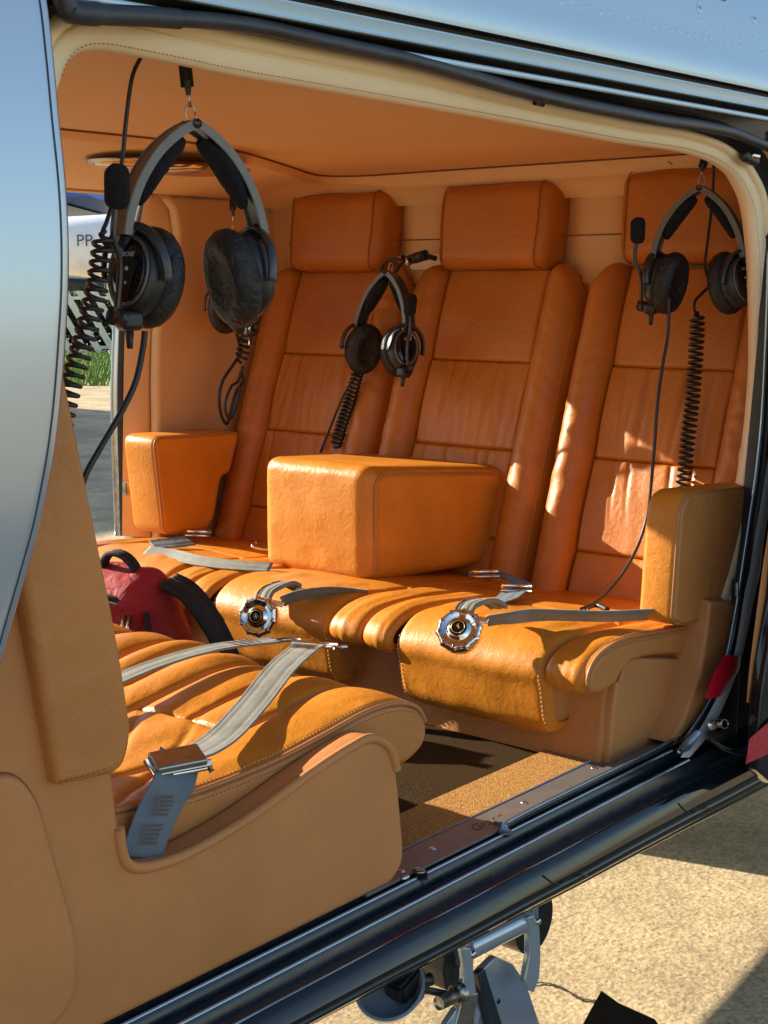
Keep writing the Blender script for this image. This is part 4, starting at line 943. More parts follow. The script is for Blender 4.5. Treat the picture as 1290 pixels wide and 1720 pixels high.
b2 = rotary('round chrome belt buckle lying on the front edge of the seat nearest the door', [(2.1000,0.2765,0.9531)][0], Vector((-.72, -.30, .62)), None, None)
def belts(b, c, wL_, wR_, label):
    bt = thing('seat_belt', label, 'seat belt', tuple(c), 'seat belts')
    webbing('webbing_loop', wL_, (.1, -.98, .1), .040, 'web', bt, n=30, th=.004)
    webbing('lap_webbing', wR_[0], wR_[1], wR_[2], 'web', bt, n=60, th=.0018)
    return bt
c1 = np.array([(2.1100,0.8199,0.9043)][0]); c2 = np.array([(2.1000,0.2765,0.9531)][0])
t1 = belts(b1, c1, [c1+np.array([.012, .008, .034]), c1+np.array([.03, .01, .052]), c1+np.array([.075, .0, .062]), c1+np.array([.10, -.005, .050])], ([c1+np.array([.02, -.040, .036]), c1+np.array([.045, -.065, .048]), c1+np.array([.08, -.09, .052]), c1+np.array([.12, -.115, .050]), c1+np.array([.17, -.15, .040])], (-.5, -.2, .6), .034), 'grey belt ends bundled at the middle seat front edge beside the round buckle')
t2 = belts(b2, c2, [c2+np.array([.012, .006, .034]), c2+np.array([.03, .006, .052]), c2+np.array([.075, -.004, .054]), c2+np.array([.11, -.01, .035])], ([c2+np.array([.02, -.045, .030]), c2+np.array([.05, -.075, .035]), c2+np.array([.13, -.10, .030]), c2+np.array([.24, -.18, .020]), c2+np.array([.36, -.26, .018])], (-.55, -.25, .6), .034), 'flat grey lap belt running from the buckle to under the right armrest')
for b, c in ((t1, c1), (t2, c2)):
    for dy in (.0, -.038):
        V, F = rboxVF((.014, .040, .006), .0029, 4); Rm = Matrix.Rotation(R(-40), 3, 'Y'); mk('tongue', [np.array(Rm @ Vector(v))+c+np.array([.012, dy+.005, .032]) for v in V], F, 'chrome', b)
# adjusters on the bench cushions
def adjuster(c, ang, w, label, tail=.10, m='web_dark'):
    b = thing('belt_adjuster', label, 'belt adjuster', tuple(c), 'belt adjusters on the bench')
    x = np.array([math.cos(ang), math.sin(ang), 0]); y = np.array([-math.sin(ang), math.cos(ang), .1]); c = np.array(c)
    bar_frame(c, x, y, .062, .022, .006, 'steel', b); tube('bar', [c-x*.033+np.array([0, 0, .008]), c+x*.033+np.array([0, 0, .008])], .0045, 'chrome', b, k=10)
    tube('bar', [c-x*.033-y*.018+np.array([0, 0, .002]), c+x*.033-y*.018+np.array([0, 0, .002])], .0035, 'metal', b, k=10)
    return b
pos = [[(2.5301,1.4728,0.9550)][0], [(2.4989,0.4266,0.9550)][0], [(2.5786,0.5744,0.9550)][0], [(2.5101,1.2250,0.9500)][0]]
angs = [-1.05, -1.05, -.75, -.95]
labs = ['steel belt adjuster on the far seat cushion below the far armrest', 'steel belt adjuster on the near seat cushion in front of its backrest', 'small bright belt clip at the foot of the armrest block', 'curved bright belt hook peeking out at the left of the armrest block']
for i in range(3): adjuster(pos[i], angs[i], .05, labs[i])
hk = setp(tube('belt_hook', cr([np.array(pos[3])+np.array([.02, -.04, .0]), np.array(pos[3])+np.array([.0, -.01, .0]), np.array(pos[3])+np.array([-.012, .015, .006]), np.array(pos[3])+np.array([.004, .022, .010])], 6), .0045, 'chrome'), labs[3], 'belt hook')
o_ = pos[0]
fb = thing('seat_belt', 'crumpled pale belt strap lying on the far seat behind the red bag', 'seat belt', tuple(o_), 'seat belts')
webbing('webbing', [tuple(p) for p in [(2.2587,1.3713,0.9620), (2.2699,1.2960,0.9620), (2.2543,1.1828,0.9620), (2.2679,1.0748,0.9620), (2.3058,0.9851,0.9620)]], (.8, .3, .4), .035, 'web', fb, n=50)
webbing('dark_webbing', [tuple(p) for p in [(2.3083,1.4065,0.9660), (2.3590,1.3857,0.9660), (2.4115,1.3768,0.9660)]], (.8, .5, .2), .05, 'web_dark', fb, n=30)
db = thing('seat_belt', 'dark belt strap under the steel adjuster on the near seat cushion', 'seat belt', tuple(pos[1]), 'seat belts')
webbing('webbing', [tuple(p) for p in [(2.5105,0.4346,0.9520), (2.4210,0.4000,0.9520), (2.3717,0.3956,0.9520)]], (.7, -.7, .1), .055, 'web_dark', db, n=24)
webbing('webbing', [tuple(p) for p in [(2.5484,0.5892,0.9550), (2.6056,0.5637,0.9550), (2.5874,0.5012,0.9550), (2.5432,0.4225,0.9550)]], (.7, .5, .3), .016, 'web_dark', db, n=24)

# ================================================================== HEADSETS
def ell(c, axis, up_, ry, rz, k=28):
    axis = Vector(axis).normalized(); up_ = Vector(up_); up_ = (up_-axis*up_.dot(axis)).normalized(); s_ = axis.cross(up_)
    return [tuple(Vector(c)+s_*ry*math.cos(t)+up_*rz*math.sin(t)) for t in np.linspace(0, 2*math.pi, k, endpoint=False)]
def headset(label, loc, Lx, Lup, mic=-1, grp='aviation headsets', yaw=(0, 0), wscale=1.0):
    """local x = across the ears (left to right), z = up; origin = crown of the band"""
    Lx = Vector(Lx).normalized(); Lup = Vector(Lup); Lup = (Lup-Lx*Lup.dot(Lx)).normalized(); Ly = Lup.cross(Lx)
    rot = Matrix((Lx, Ly, Lup)).transposed()
    h = thing('headset', label, 'headset', loc, grp, rot)
    for sg in (-1, 1):
        arc = cr([(0, 0, 0), (sg*.026*wscale, 0, -.014), (sg*.056*wscale, 0, -.040), (sg*.081*wscale, 0, -.076), (sg*.097*wscale, 0, -.115), (sg*.103*wscale, 0, -.146)], 8)
        T = np.gradient(arc, axis=0); T /= np.linalg.norm(T, axis=1)[:, None]; Np = np.stack([-T[:, 2]*-sg*-1, T[:, 1]*0, T[:, 0]*-sg*-1], 1)
        Np = np.stack([T[:, 2], T[:, 1]*0, -T[:, 0]], 1)*(-sg)   # outwards
        # band: grey metal edge strips + black top
        def band(nm, y0, y1, t0, t1, m):
            V = []
            for i in range(len(arc)):
                p = arc[i]; n_ = Np[i]
                for (yy, tt) in ((y0, t0), (y1, t0), (y1, t1), (y0, t1)): V.append(p+n_*tt+np.array([0, yy, 0]))
            mk(nm, V, gridf(len(arc), 4, closed=True)+[[0, 1, 2, 3], [len(V)-4+i for i in (3, 2, 1, 0)]], m, h, bevel=.0008)
        band('headband', -.016, .016, -.004, .003, 'satin')
        band('band_edge', -.0185, -.0145, -.0075, .0045, 'greyband')
        band('band_edge', .0145, .0185, -.0075, .0045, 'greyband')
        # fleece pad
        pa_ = arc[6:30]; n_in = -Np[6:30]; V = []; K = 16; NN = len(pa_)
        for i in range(NN):
            env = math.sin(math.pi*(i+.7)/(NN+.4))**.45
            for j in range(K):
                t = 2*math.pi*j/K; rr_ = 1+.10*nz(i*2.1, j*2.3, sg*4, .9)
                V.append(pa_[i]+n_in[i]*(.0150+.0145*env*math.cos(t)*rr_)+np.array([0, .019*env*math.sin(t)*rr_, 0]))
        mk('fleece_pad', V, gridf(NN, K, closed=True)+[list(range(K)), list(range((NN-1)*K, NN*K))[::-1]], 'fleece', h, smooth='all')
        # slider arm and yoke
        P = [(sg*.106*wscale, 0, -.146), (sg*.107*wscale, 0, -.165), (sg*.103*wscale, 0, -.172)]
        V, F = tubeVF(cr(P, 5), .0085, 10, flat=.45); mk('slider', V, F, 'greyband', h, smooth='all')
        cc = Vector((sg*.074, 0, -.196)); axs = Vector((sg*1.0, 0, .30*1)).normalized(); axs = Vector((sg, yaw[0] if sg < 0 else yaw[1], .22)).normalized(); upv = Vector((0, 0, 1))
        upv = (upv-axs*upv.dot(axs)).normalized(); sd = axs.cross(upv)
        ykP = [cc+axs*.020+upv*(.040*math.cos(t))+sd*(.052*math.sin(t)) for t in np.linspace(-2.0, 2.0, 26)]
        yk = []
        for t in np.linspace(-1.75, 1.75, 26): yk.append(cc+axs*(.012+.020*math.cos(t*.9))+upv*(.058*math.cos(t))+sd*(.052*math.sin(t)))
        V, F = tubeVF([tuple(p) for p in yk], .0075, 10, flat=.5); mk('yoke', V, F, 'satin', h, smooth='all')
        tube('yoke_stem', [(sg*.104*wscale, 0, -.160), tuple(cc+axs*.030+upv*.060), tuple(cc+axs*.024+upv*.052)], [.008, .010, .008], 'satin', h, k=10)
        # cup shell
        K = 36
        def loft(nm, rings, m, wr=0, tail=True, sm='all'):
            V = []
            for q, (off, ry, rz) in enumerate(rings):
                E_ = ell(cc+axs*off, axs, upv, ry, rz, K)
                if wr:
                    c_ = cc+axs*off
                    E_ = [tuple(Vector(c_)+(Vector(e)-Vector(c_))*(1+wr*nz(e[0]*60, e[1]*60, e[2]*60+sg, 1.0)+wr*.6*math.sin(j*2.9+q))) for j, e in enumerate(E_)]
                V += E_
            mk(nm, V, gridf(len(rings), K, closed=True)+[list(range(K))[::-1], list(range((len(rings)-1)*K, len(rings)*K))], m, h, smooth=sm)
        loft('ear_cup', [(-.004, .040, .054), (.000, .043, .058), (.012, .043, .058), (.020, .040, .055), (.027, .036, .050), (.029, .033, .046)], 'black')
        loft('cup_rim', [(.0275, .0335, .0465), (.0305, .0330, .0460), (.0315, .0305, .0435), (.030, .029, .042)], 'greyband')
        loft('cup_face', [(.0295, .0290, .0415), (.0318, .025, .037), (.0330, .016, .026), (.0334, .006, .010)], 'gloss')
        # soft ear cushion with a gathered cover
        loft('ear_cushion', [(.002, .0425, .0570), (-.004, .0480, .0640), (-.010, .0500, .0665), (-.018, .0500, .0670), (-.026, .0480, .0650), (-.033, .0430, .0600), (-.037, .0350, .0510), (-.036, .0270, .0400), (-.030, .0200, .030), (-.027, .008, .012)], 'cushion', wr=.016)
        # print and lights on the face
        M4 = basis(cc+axs*.0340+upv*.020, sd if sg > 0 else -sd, upv)
        if M4.to_3x3().col[2].dot(axs) < 0: M4 = basis(cc+axs*.0340+upv*.020, -sd if sg > 0 else sd, upv)
        text_mesh('BOSE', .0085, 'print', h, M4, name='lettering', ext=.0001, shear=.3)
        mb = MB(); disc(mb, cc+axs*.0335+upv*.002, axs, .0028, .0008, 10); mb.mk('light', 'print', h, smooth='all')
        mb = MB(); disc(mb, cc+axs*.0330-upv*.016, axs, .0018, .0008, 10); mb.mk('light', 'print', h, smooth='all')
        # thin cable loop at the slider
        lp_ = cr([(sg*.106*wscale, -.012, -.150), (sg*.085*wscale, -.014, -.148), (sg*.070*wscale, -.014, -.160), (sg*.074*wscale, -.012, -.178), (sg*.095*wscale, -.008, -.180)], 8); tube('cable_loop', lp_, .0016, 'rubber', h, k=6)
        if sg == mic:
            bp_ = cc+axs*.018-upv*.062; V, F = rboxVF((.030, .032, .026), .008, 5); mk('cable_block', [np.array(v)+np.array(bp_) for v in V], F, 'black', h, smooth='all')
            tube('strain_relief', [tuple(bp_+Vector((0, 0, -.010))), tuple(bp_+Vector((0, 0, -.036)))], [.0065, .004], 'rubber', h)
            piv = bp_+axs*.018-sd*.0
            tube('mic_pivot', [tuple(piv-axs*.004), tuple(piv+axs*.014)], .012, 'black', h, k=14)
            p1 = piv+axs*.008
            boom = cr([tuple(p1), tuple(Vector((sg*.118, -.026, -.185))), tuple(Vector((sg*.130, -.034, -.150))), tuple(Vector((sg*.126, -.036, -.105)))], 8)
            tube('mic_boom', boom, .0042, 'satin', h, k=10)
            V, F = rboxVF((.032, .028, .056), .0139, 6, lambda w, n_, a_, s_: w*(1+.06*nz(w[0]*90, w[1]*90, w[2]*60, 1))); mk('mic_foam', [np.array(v)+np.array((sg*.124, -.036, -.088)) for v in V], F, 'fleece', h, smooth='all')
    tube('hinge_pin', [(0, -.0205, -.002), (0, .0205, -.002)], .006, 'satin', h, k=14)
    ring_ = [(.007*math.cos(t), 0, .012+.013*math.sin(t)) for t in np.linspace(0, 2*math.pi, 22)]; tube('hanging_ring', ring_, .0012, 'steel', h, k=6)
    return h, rot, Vector(loc)
Rv = Vector((math.sin(AZ), -math.cos(AZ), 0)); Fh = Vector((math.cos(AZ), math.sin(AZ), 0))
def rotd(phi): return Rv*math.cos(R(phi))+Fh*math.sin(R(phi))
hs1, r1, o1 = headset('largest nearest headset hanging at the left with its boom microphone beside the far window', [(1.2948,0.1200,1.8139)][0], rotd(36), (0.0, 0, 1), mic=-1, yaw=(-.45, .05))
hs3, r3, o3 = headset('black headset hanging at the right in front of the nearest headrest', [(2.7725,0.1600,1.8121)][0], rotd(-28), (0, 0, 1), mic=-1, wscale=.95, yaw=(.25, -.45))
u2 = (Vector((0, 0, 1))+Rv*.22).normalized()
hs2, r2, o2 = headset('small black headset leaning on the gap between the far and middle seats', Vector([(2.8300,1.0631,1.6422)][0]), rotd(-46), u2, mic=1, wscale=.9, yaw=(.2, -.40))
hs4, r4, o4 = headset('black headset hanging in the far corner, hidden behind the nearest headset', [(2.6605,1.4600,1.7459)][0], rotd(-62), (0, 0, 1), mic=1, wscale=.85)
def strap(label, P, ring_to):
    st = thing('hanging_strap', label, 'strap', tuple(P[0]), 'headset hanging straps')
    webbing('strap', P[:2], (.64, -.76, 0), .017, 'bagblack', st, th=.003, n=12)
    a, b = np.array(P[1]), np.array(ring_to); V, F = tubeVF([a+np.array([0, 0, .008]), a*.6+b*.4], [.006, .003], 8); mk('clip_cap', V, F, 'rubber', st)
    tube('clip', [a*.8+b*.2, a*.4+b*.6, b], .0022, 'steel', st)
    return st
c = np.array(o1); strap('black strap with ring holding the nearest headset to the door trim', [c+np.array([-.009, .0, .087]), c+np.array([-.004, 0, .045])], c+np.array([0, 0, .020]))
c = np.array(o3); strap('black strap holding the right headset to the door trim', [c+np.array([0, -.01, .072]), c+np.array([.0, 0, .040])], c+np.array([0, 0, .020]))
c = np.array(o4); strap('short strap and clip hanging in the far corner behind the nearest headset', [c+np.array([0, 0, .12]), c+np.array([0, 0, .06])], c+np.array([0, 0, .02]))
# headset 2: clip and connectors up to the jack panel
jk = thing('headset_connector', 'black and metal headset plugs in the jack between the far and middle headrests', 'cable plug', [(2.9500,1.0717,1.6865)][0])
P = [tuple(p) for p in [(2.9300,1.1282,1.6482), (2.9300,1.1058,1.6712), (2.9300,1.0756,1.6831), (2.9300,1.0319,1.6855), (2.9300,0.9926,1.6789)]]; tube('plug_cable', cr(P, 6), .007, 'rubber', jk)
for a, b, m_ in ((673, 681, 'metal'), (688, 694, 'metal'), (698, 712, 'steel')):
    q = [(2.9250,2.8214,2.5442)] if False else None
q = [(2.9150,1.1016,1.6771), (2.9150,1.0855,1.6799), (2.9150,1.0734,1.6706), (2.9150,1.0614,1.6750), (2.9150,1.0515,1.6795), (2.9150,1.0121,1.6880)]
tube('plug_collar', [tuple(q[0]), tuple(q[1])], .010, 'metal', jk, k=12); tube('plug_collar', [tuple(q[2]), tuple(q[3])], .011, 'metal', jk, k=12); tube('plug_body', [tuple(q[4]), tuple(q[5])], .014, 'rubber', jk, k=12)
P = [tuple(p) for p in [(2.9000,1.0872,1.6767), (2.9000,1.1216,1.6771), (2.9000,1.1461,1.6620), (2.9000,1.1544,1.6404), (2.9000,1.1585,1.6171), (2.9000,1.1523,1.5782)]]; tube('plug_cable', cr(P, 6), .004, 'rubber', jk)
# cables
def cable(label, P, r, name='headset_cable', m='rubber'):
    return setp(tube(name, cr(P, 10), r, m, loc=tuple(P[0])), label, 'cable', 'headset cables')
def coil(label, P, Rr, turns, r):
    Pc = coilP(P, Rr, turns); return setp(tube('coiled_cord', Pc, r, 'rubber', k=6, loc=tuple(P[0])), label, 'cable', 'coiled headset cords')
c1_ = [(1.2226,0.1300,1.8893), (1.2072,0.1300,1.8629), (1.1958,0.1300,1.8111), (1.1873,0.1300,1.7596), (1.1732,0.1300,1.7150), (1.1608,0.1300,1.6853), (1.1527,0.1300,1.6690), (1.1577,0.1300,1.6545), (1.1709,0.1300,1.6526)]
cable('thin black cable dropping from the door trim past the microphone at the left', c1_, .0028)
coil('long coiled cord running down the left edge beside the blue door', [(1.1484,0.1200,1.6715), (1.1437,0.1200,1.6445), (1.1359,0.1200,1.6117), (1.1221,0.1200,1.5680), (1.1057,0.1200,1.5245), (1.0897,0.1200,1.4886), (1.0774,0.1200,1.4528), (1.0690,0.1200,1.4241)], .0125, 21, .0030)
cable('smooth black cable curving down from the nearest headset to the lower left', [(1.2254,0.1400,1.5463), (1.2216,0.1400,1.5240), (1.2081,0.1400,1.4820), (1.1840,0.1400,1.4448), (1.1484,0.1400,1.4014), (1.1234,0.1400,1.3693), (1.1090,0.1400,1.3381)], .0042)
coil('coiled cord hanging behind the nearest headset in the far corner', [(2.7776,1.5200,1.5774), (2.7675,1.5200,1.5289), (2.7574,1.5200,1.4805), (2.7472,1.5200,1.4320), (2.7329,1.5200,1.4000)], .016, 12, .0035)
cable('loop of black cable on the far wall panel beside the far seat', [(2.7595,1.5400,1.5207), (2.7450,1.5400,1.4804), (2.7599,1.5400,1.4310), (2.7295,1.5400,1.3962), (2.6881,1.5400,1.3525), (2.6736,1.5400,1.3045), (2.6814,1.5400,1.2584), (2.7010,1.5400,1.2341), (2.7176,1.5400,1.2691), (2.7368,1.5400,1.3173), (2.7650,1.5400,1.3487), (2.7563,1.5400,1.3738)], .0045)
cable('black cable loop tangled close to the far seat back', [(2.7269,1.5000,1.3928), (2.7080,1.5000,1.3532), (2.6808,1.5000,1.3384), (2.6575,1.5000,1.2913), (2.6699,1.5000,1.2518), (2.6927,1.5000,1.2729), (2.7166,1.5000,1.3365)], .004)
coil('coiled cord resting on the far seat back below the small headset', [np.array(p)+np.array([-.03, 0, .0]) for p in [(2.8400,1.1385,1.4115), (2.8400,1.1593,1.3764), (2.8400,1.1762,1.3285), (2.8400,1.1974,1.2799), (2.8400,1.2189,1.2308), (2.8400,1.2363,1.1782)]] , .014, 22, .0035)
cable('thin cable running from the small headset down behind the armrest block', [np.array(p) for p in [(2.8200,1.1132,1.4162), (2.8200,1.1544,1.3853), (2.8200,1.1984,1.3443), (2.8200,1.2349,1.2871), (2.8200,1.2698,1.2210), (2.8200,1.3009,1.1622)]], .0032)
cable('thin cable dropping behind the right headset to its coiled cord', [(2.9015,0.2000,1.8805), (2.9028,0.2000,1.8271), (2.8965,0.2000,1.7629), (2.8847,0.2000,1.6983), (2.8770,0.2000,1.6530), (2.8901,0.2000,1.6273), (2.9025,0.2000,1.6104), (2.8705,0.2000,1.5922), (2.8387,0.2000,1.5756), (2.8347,0.2000,1.5563), (2.8520,0.2000,1.5431)], .0032)
coil('coiled cord hanging below the right headset down to the right armrest', [np.array(p) for p in [(2.8514,0.2000,1.5509), (2.8502,0.2000,1.4912), (2.8466,0.2000,1.4260), (2.8384,0.2000,1.3476), (2.8247,0.2000,1.2693), (2.8155,0.2000,1.2038), (2.8050,0.2000,1.1583)]], .0145, 30, .0032)
cable('smooth cable curving from the right headset down onto the near seat', [(2.7037,0.1900,1.5826), (2.7034,0.1900,1.5078), (2.6825,0.1900,1.4333), (2.6668,0.1900,1.3587), (2.6611,0.1900,1.2832), (2.6512,0.1900,1.1951), (2.6354,0.1900,1.1202), (2.5989,0.1900,1.0610), (2.5406,0.1900,1.0124), (2.4713,0.1900,0.9795), (2.4036,0.1900,0.9638)], .0036)
cable('short black cable end lying on the near seat cushion', [(2.4408,0.2229,0.9500), (2.4964,0.2260,0.9500), (2.4739,0.1837,0.9500)], .006)

# ================================================================== RED BACKPACK
bag = thing('backpack', 'red and black backpack on the floor between the facing seats', 'backpack', (1.86, .95, .72))
def bd(w, n_, ax_, sg):
    w = np.array(w); t = (w[2]+.17)/.34
    s_ = 1-.22*max(0, t)**2.0; w = w*np.array([s_, s_, 1])+np.array([.012*nz(w[0]*14, w[1]*14, w[2]*14, 1), .012*nz(w[2]*12, w[0]*14, w[1]*14+5, 1), .008*nz(w[1]*14, w[2]*14, w[0]*14+9, 1)])
    return w
Vb, Fb = rboxVF((.20, .30, .34), .07, 14, bd)
BS = .80
Rb = (Matrix.Rotation(R(10), 3, 'Z') @ Matrix.Rotation(R(-14), 3, 'Y')); bc = np.array([1.925, 1.03, .885])
bp3 = lambda v: np.array(Rb @ (Vector(v)*BS))+bc
mk('bag_body', [bp3(v) for v in Vb], Fb, 'bag', bag, smooth='all')
V, F = rboxVF((.05, .22, .17), .024, 10, lambda w, n_, a_, s_: np.array(w)+.006*nz(w[1]*20, w[2]*20, 3, 1)); mk('black_pocket', [bp3(np.array(v)+np.array([-.085, .04, -.06])) for v in V], F, 'bagblack', bag, smooth='all')
P = [bp3(p) for p in [(-.075, .15, .10), (-.088, .08, .112), (-.09, 0, .118), (-.082, -.06, .105), (-.078, -.09, .07)]]; tube('zip', cr(P, 8), .0045, 'steel', bag)
tube('zip_flap', cr([np.array(p)+np.array([.0, 0, .010]) for p in P], 8), .006, 'bagblack', bag)
for dx in (0, .018):
    a = bp3((-.088, -.085+dx, .085)); tube('zip_pull', [a, a+np.array([-.006, .0, -.022]), a+np.array([-.008, .002, -.045])], [.003, .0045, .003], 'metal', bag); tube('zip_cord', [a+np.array([-.008, 0, -.045]), a+np.array([-.008, .008*(1 if dx else -1), -.085])], .003, 'bagblack', bag)
P = [bp3(p) for p in [(.0, .055, .15), (.0, .05, .185), (.0, .02, .212), (.0, -.02, .212), (.0, -.05, .188), (.0, -.058, .15)]]; webbing('carry_handle', P, (1, .3, 0), .024, 'bagblack', bag, th=.005, n=36)
P = [bp3(p) for p in [(.03, -.13, .135), (.035, -.19, .105), (.035, -.245, .03), (.03, -.285, -.06), (.02, -.31, -.17)]]; webbing('shoulder_strap', P, (.9, .3, .2), .065, 'bagblack', bag, th=.006, n=40)
P = [bp3(p) for p in [(-.07, -.125, .09), (-.085, -.135, .0), (-.08, -.13, -.10)]]; webbing('side_piping', P, (.5, .5, 0), .012, 'bagblack', bag, th=.004, n=30)

# ================================================================== OPEN DOORS
cdr = thing('cockpit_door', 'grey blue glossy open cockpit door panel curving down the left edge', 'door', (.6, -.12, 1.4))
e = np.array([(0.9054,-0.1200,1.9138), (0.9104,-0.1200,1.8811), (0.9116,-0.1200,1.8248), (0.9121,-0.1200,1.7677), (0.9140,-0.1200,1.7098), (0.9133,-0.1200,1.6570), (0.9096,-0.1200,1.6036), (0.9028,-0.1200,1.5498), (0.8943,-0.1200,1.4899), (0.8856,-0.1200,1.4419), (0.8773,-0.1200,1.4061), (0.8666,-0.1200,1.3644), (0.8531,-0.1200,1.3233), (0.8396,-0.1200,1.2824), (0.8243,-0.1200,1.2329), (0.8091,-0.1200,1.1836), (0.7993,-0.1200,1.1549), (0.7718,-0.1200,1.1064), (0.7356,-0.1200,1.0617)])
E2 = resample(cr(e[:, [0, 2]], 6), 90)
V = []; NX = 24
def dy(x, z, xe): return -.12 + .030*((1.50-z)/.35)**2*(1 if z < 1.5 else .6)+.010*((xe-x)/.3)
for k in range(90):
    xe, z = E2[k]
    for j in range(NX):
        d = .75*(j/(NX-1))**1.8; x = xe-d; yy = dy(x, z, xe)
        if d < .006: yy += .004*(1-d/.006)
        V.append((x, yy, z))
mk('outer_skin', V, gridf(90, NX), 'paint', cdr, smooth='all')
V2 = [(v[0], v[1]+.022, v[2]) for v in V]; mk('inner_skin', V2, gridf(90, NX, flip=True), 'tan', cdr, smooth='all')
V = []
for k in range(90):
    xe, z = E2[k]; y_ = dy(xe, z, xe)
    for a_, b_ in ((-.002, .003), (.0015, .005), (.003, .010), (.002, .018), (-.003, .023)): V.append((xe+a_, y_+b_, z))
mk('edge_seal', V, gridf(90, 5), 'rail', cdr, smooth='all')
P = [(E2[k][0]-.011, dy(E2[k][0]-.011, E2[k][1], E2[k][0])-.0004, E2[k][1]) for k in range(90)]; tube('skin_joint', P, .0009, 'channel', cdr, k=5)
# aft sliding door at the right edge
sd_ = thing('sliding_cabin_door', 'dark open sliding cabin door edge with red tape at the right', 'door', (2.9, -.17, 1.1))
e = [(2.4499,-0.1500,0.6921), (2.4498,-0.1500,0.7515), (2.4537,-0.1500,0.8213), (2.4679,-0.1500,0.8885), (2.4874,-0.1500,0.9548), (2.5069,-0.1500,1.0213), (2.5219,-0.1500,1.1349), (2.5376,-0.1500,1.2937), (2.5402,-0.1500,1.4738)]
O = [(p[0], p[2]) for p in e]
O = O+[(3.6, 1.80), (3.6, .60), (2.52, .645)]
slab('door_skin', O, -.17, -.145, .004, 'hull', sd_)
e2 = [(2.4543,-0.1400,0.8192), (2.4593,-0.1400,0.8768), (2.4766,-0.1400,0.9669), (2.4980,-0.1400,1.0678), (2.5205,-0.1400,1.1571)]; e3 = [(2.4750,-0.1400,0.8145), (2.4894,-0.1400,0.8823), (2.5132,-0.1400,0.9602), (2.5401,-0.1400,1.0614), (2.5549,-0.1400,1.1528)]
A = np.array(e2); Bq = np.array(e3); strip('door_lining', A, Bq, 'tan', sd_, bulge=.004)
A = [(2.3967,-0.1750,0.7676), (2.3937,-0.1750,0.7451), (2.3859,-0.1750,0.7217)]; Bq = [(2.5022,-0.1750,0.7854), (2.5055,-0.1750,0.7524), (2.5091,-0.1750,0.7156)]
strip('red_tape', np.array(A), np.array(Bq), 'red', sd_, n=8, bulge=0)

# ================================================================== STEP, LAMP AND GEAR UNDER THE SILL
st = thing('folding_step', 'grey blue metal step mechanism hanging under the cabin sill', 'step', (1.8, -.03, .55))
a, b = [(1.7250,-0.0200,0.5545), (1.8847,-0.0200,0.5454)]
a = np.array(a); b = np.array(b); ux = (b-a)/np.linalg.norm(b-a)
V, F = tubeVF([a-ux*.005, b+ux*.005], .021, 24); mk('torque_tube', V, F, 'paint', st)
mk('mounting_plate', *boxVF((a+b)/2+np.array([0, .02, .025]), (.16, .05, .010)), 'paint', st, bevel=.003)
for p_ in (a-ux*.012, b+ux*.012):
    mk('end_bracket', *boxVF(p_+np.array([0, .005, .0]), (.012, .055, .060)), 'paint', st, bevel=.005)
    mb = MB(); disc(mb, Vector(p_+np.array([0, -.023, .0])), (0, -1, 0), .006, .004, 12); mb.mk('bolt', 'metal', st, smooth='all')
def plate(nm, pts_, y0, y1, m='paint', parent=st, r=.002): 
    O_ = roundpoly([(p[0], p[2]) for p in pts_], .006, 4); V, F = slabVF(O_, y0, y1, r); mk(nm, V, F, m, parent)
plate('link_arm', [(1.6812,-0.0350,0.5776), (1.7096,-0.0350,0.5670), (1.7167,-0.0350,0.5137), (1.7236,-0.0350,0.4855), (1.6982,-0.0350,0.4845), (1.6792,-0.0350,0.5002), (1.6697,-0.0350,0.5120), (1.6883,-0.0350,0.5198), (1.6910,-0.0350,0.5438)], -.043, -.033)
plate('link_arm', [(1.8659,-0.0350,0.5639), (1.8872,-0.0350,0.5585), (1.9023,-0.0350,0.5329), (1.9073,-0.0350,0.4826), (1.9050,-0.0350,0.4402), (1.8876,-0.0350,0.4188), (1.8620,-0.0350,0.4484), (1.8749,-0.0350,0.4948), (1.8738,-0.0350,0.5325)], -.043, -.030)
pl = [(1.7861,0.0100,0.4718), (1.8450,0.0100,0.4864), (1.8947,0.0100,0.4535), (1.9357,0.0100,0.4023), (1.9852,0.0100,0.2976), (2.0058,0.0100,0.2485), (1.7467,0.0100,0.3612)]
plate('step_plate', pl, .005, .02)
plate('step_flange', [(1.7739,-0.0050,0.4857), (1.7937,-0.0050,0.4896), (1.8584,-0.0050,0.3400), (1.8625,-0.0050,0.3163), (1.8238,-0.0050,0.3331)], -.008, .004, 'channel')
plate('step_plate', [(1.6591,-0.0200,0.4508), (1.6899,-0.0200,0.4685), (1.7377,-0.0200,0.4593), (1.7545,-0.0200,0.4317), (1.7228,-0.0200,0.3825), (1.6518,-0.0200,0.4134)], -.03, -.018)
q = np.array([(1.6579,-0.0300,0.5031)][0]); tube('pivot', [q+np.array([-.03, -.01, .002]), q+np.array([.03, -.012, -.002])], .011, 'steel', st, k=14)
tube('pivot_collar', [q+np.array([.008, -.012, 0]), q+np.array([.024, -.014, 0])], .017, 'steel', st, k=16)
tube('push_rod', [tuple(p) for p in [(1.5897,-0.0200,0.5369), (1.6281,-0.0200,0.5196), (1.6740,-0.0200,0.4952)]], .006, 'rubber', st)
tube('push_rod', [tuple(p) for p in [(1.6633,0.0200,0.5468), (1.7067,0.0200,0.5180)]], .004, 'rubber', st)
plate('bracket_block', [(1.6785,-0.0100,0.5607), (1.7211,-0.0100,0.5386), (1.7186,-0.0100,0.4842), (1.6839,-0.0100,0.4940), (1.6742,-0.0100,0.5322)], -.012, .03, 'channel')
plate('leg', [(1.6975,-0.0200,0.4858), (1.7407,-0.0200,0.4767), (1.7163,-0.0200,0.3853), (1.6626,-0.0200,0.4087)], -.035, -.022, 'steel')
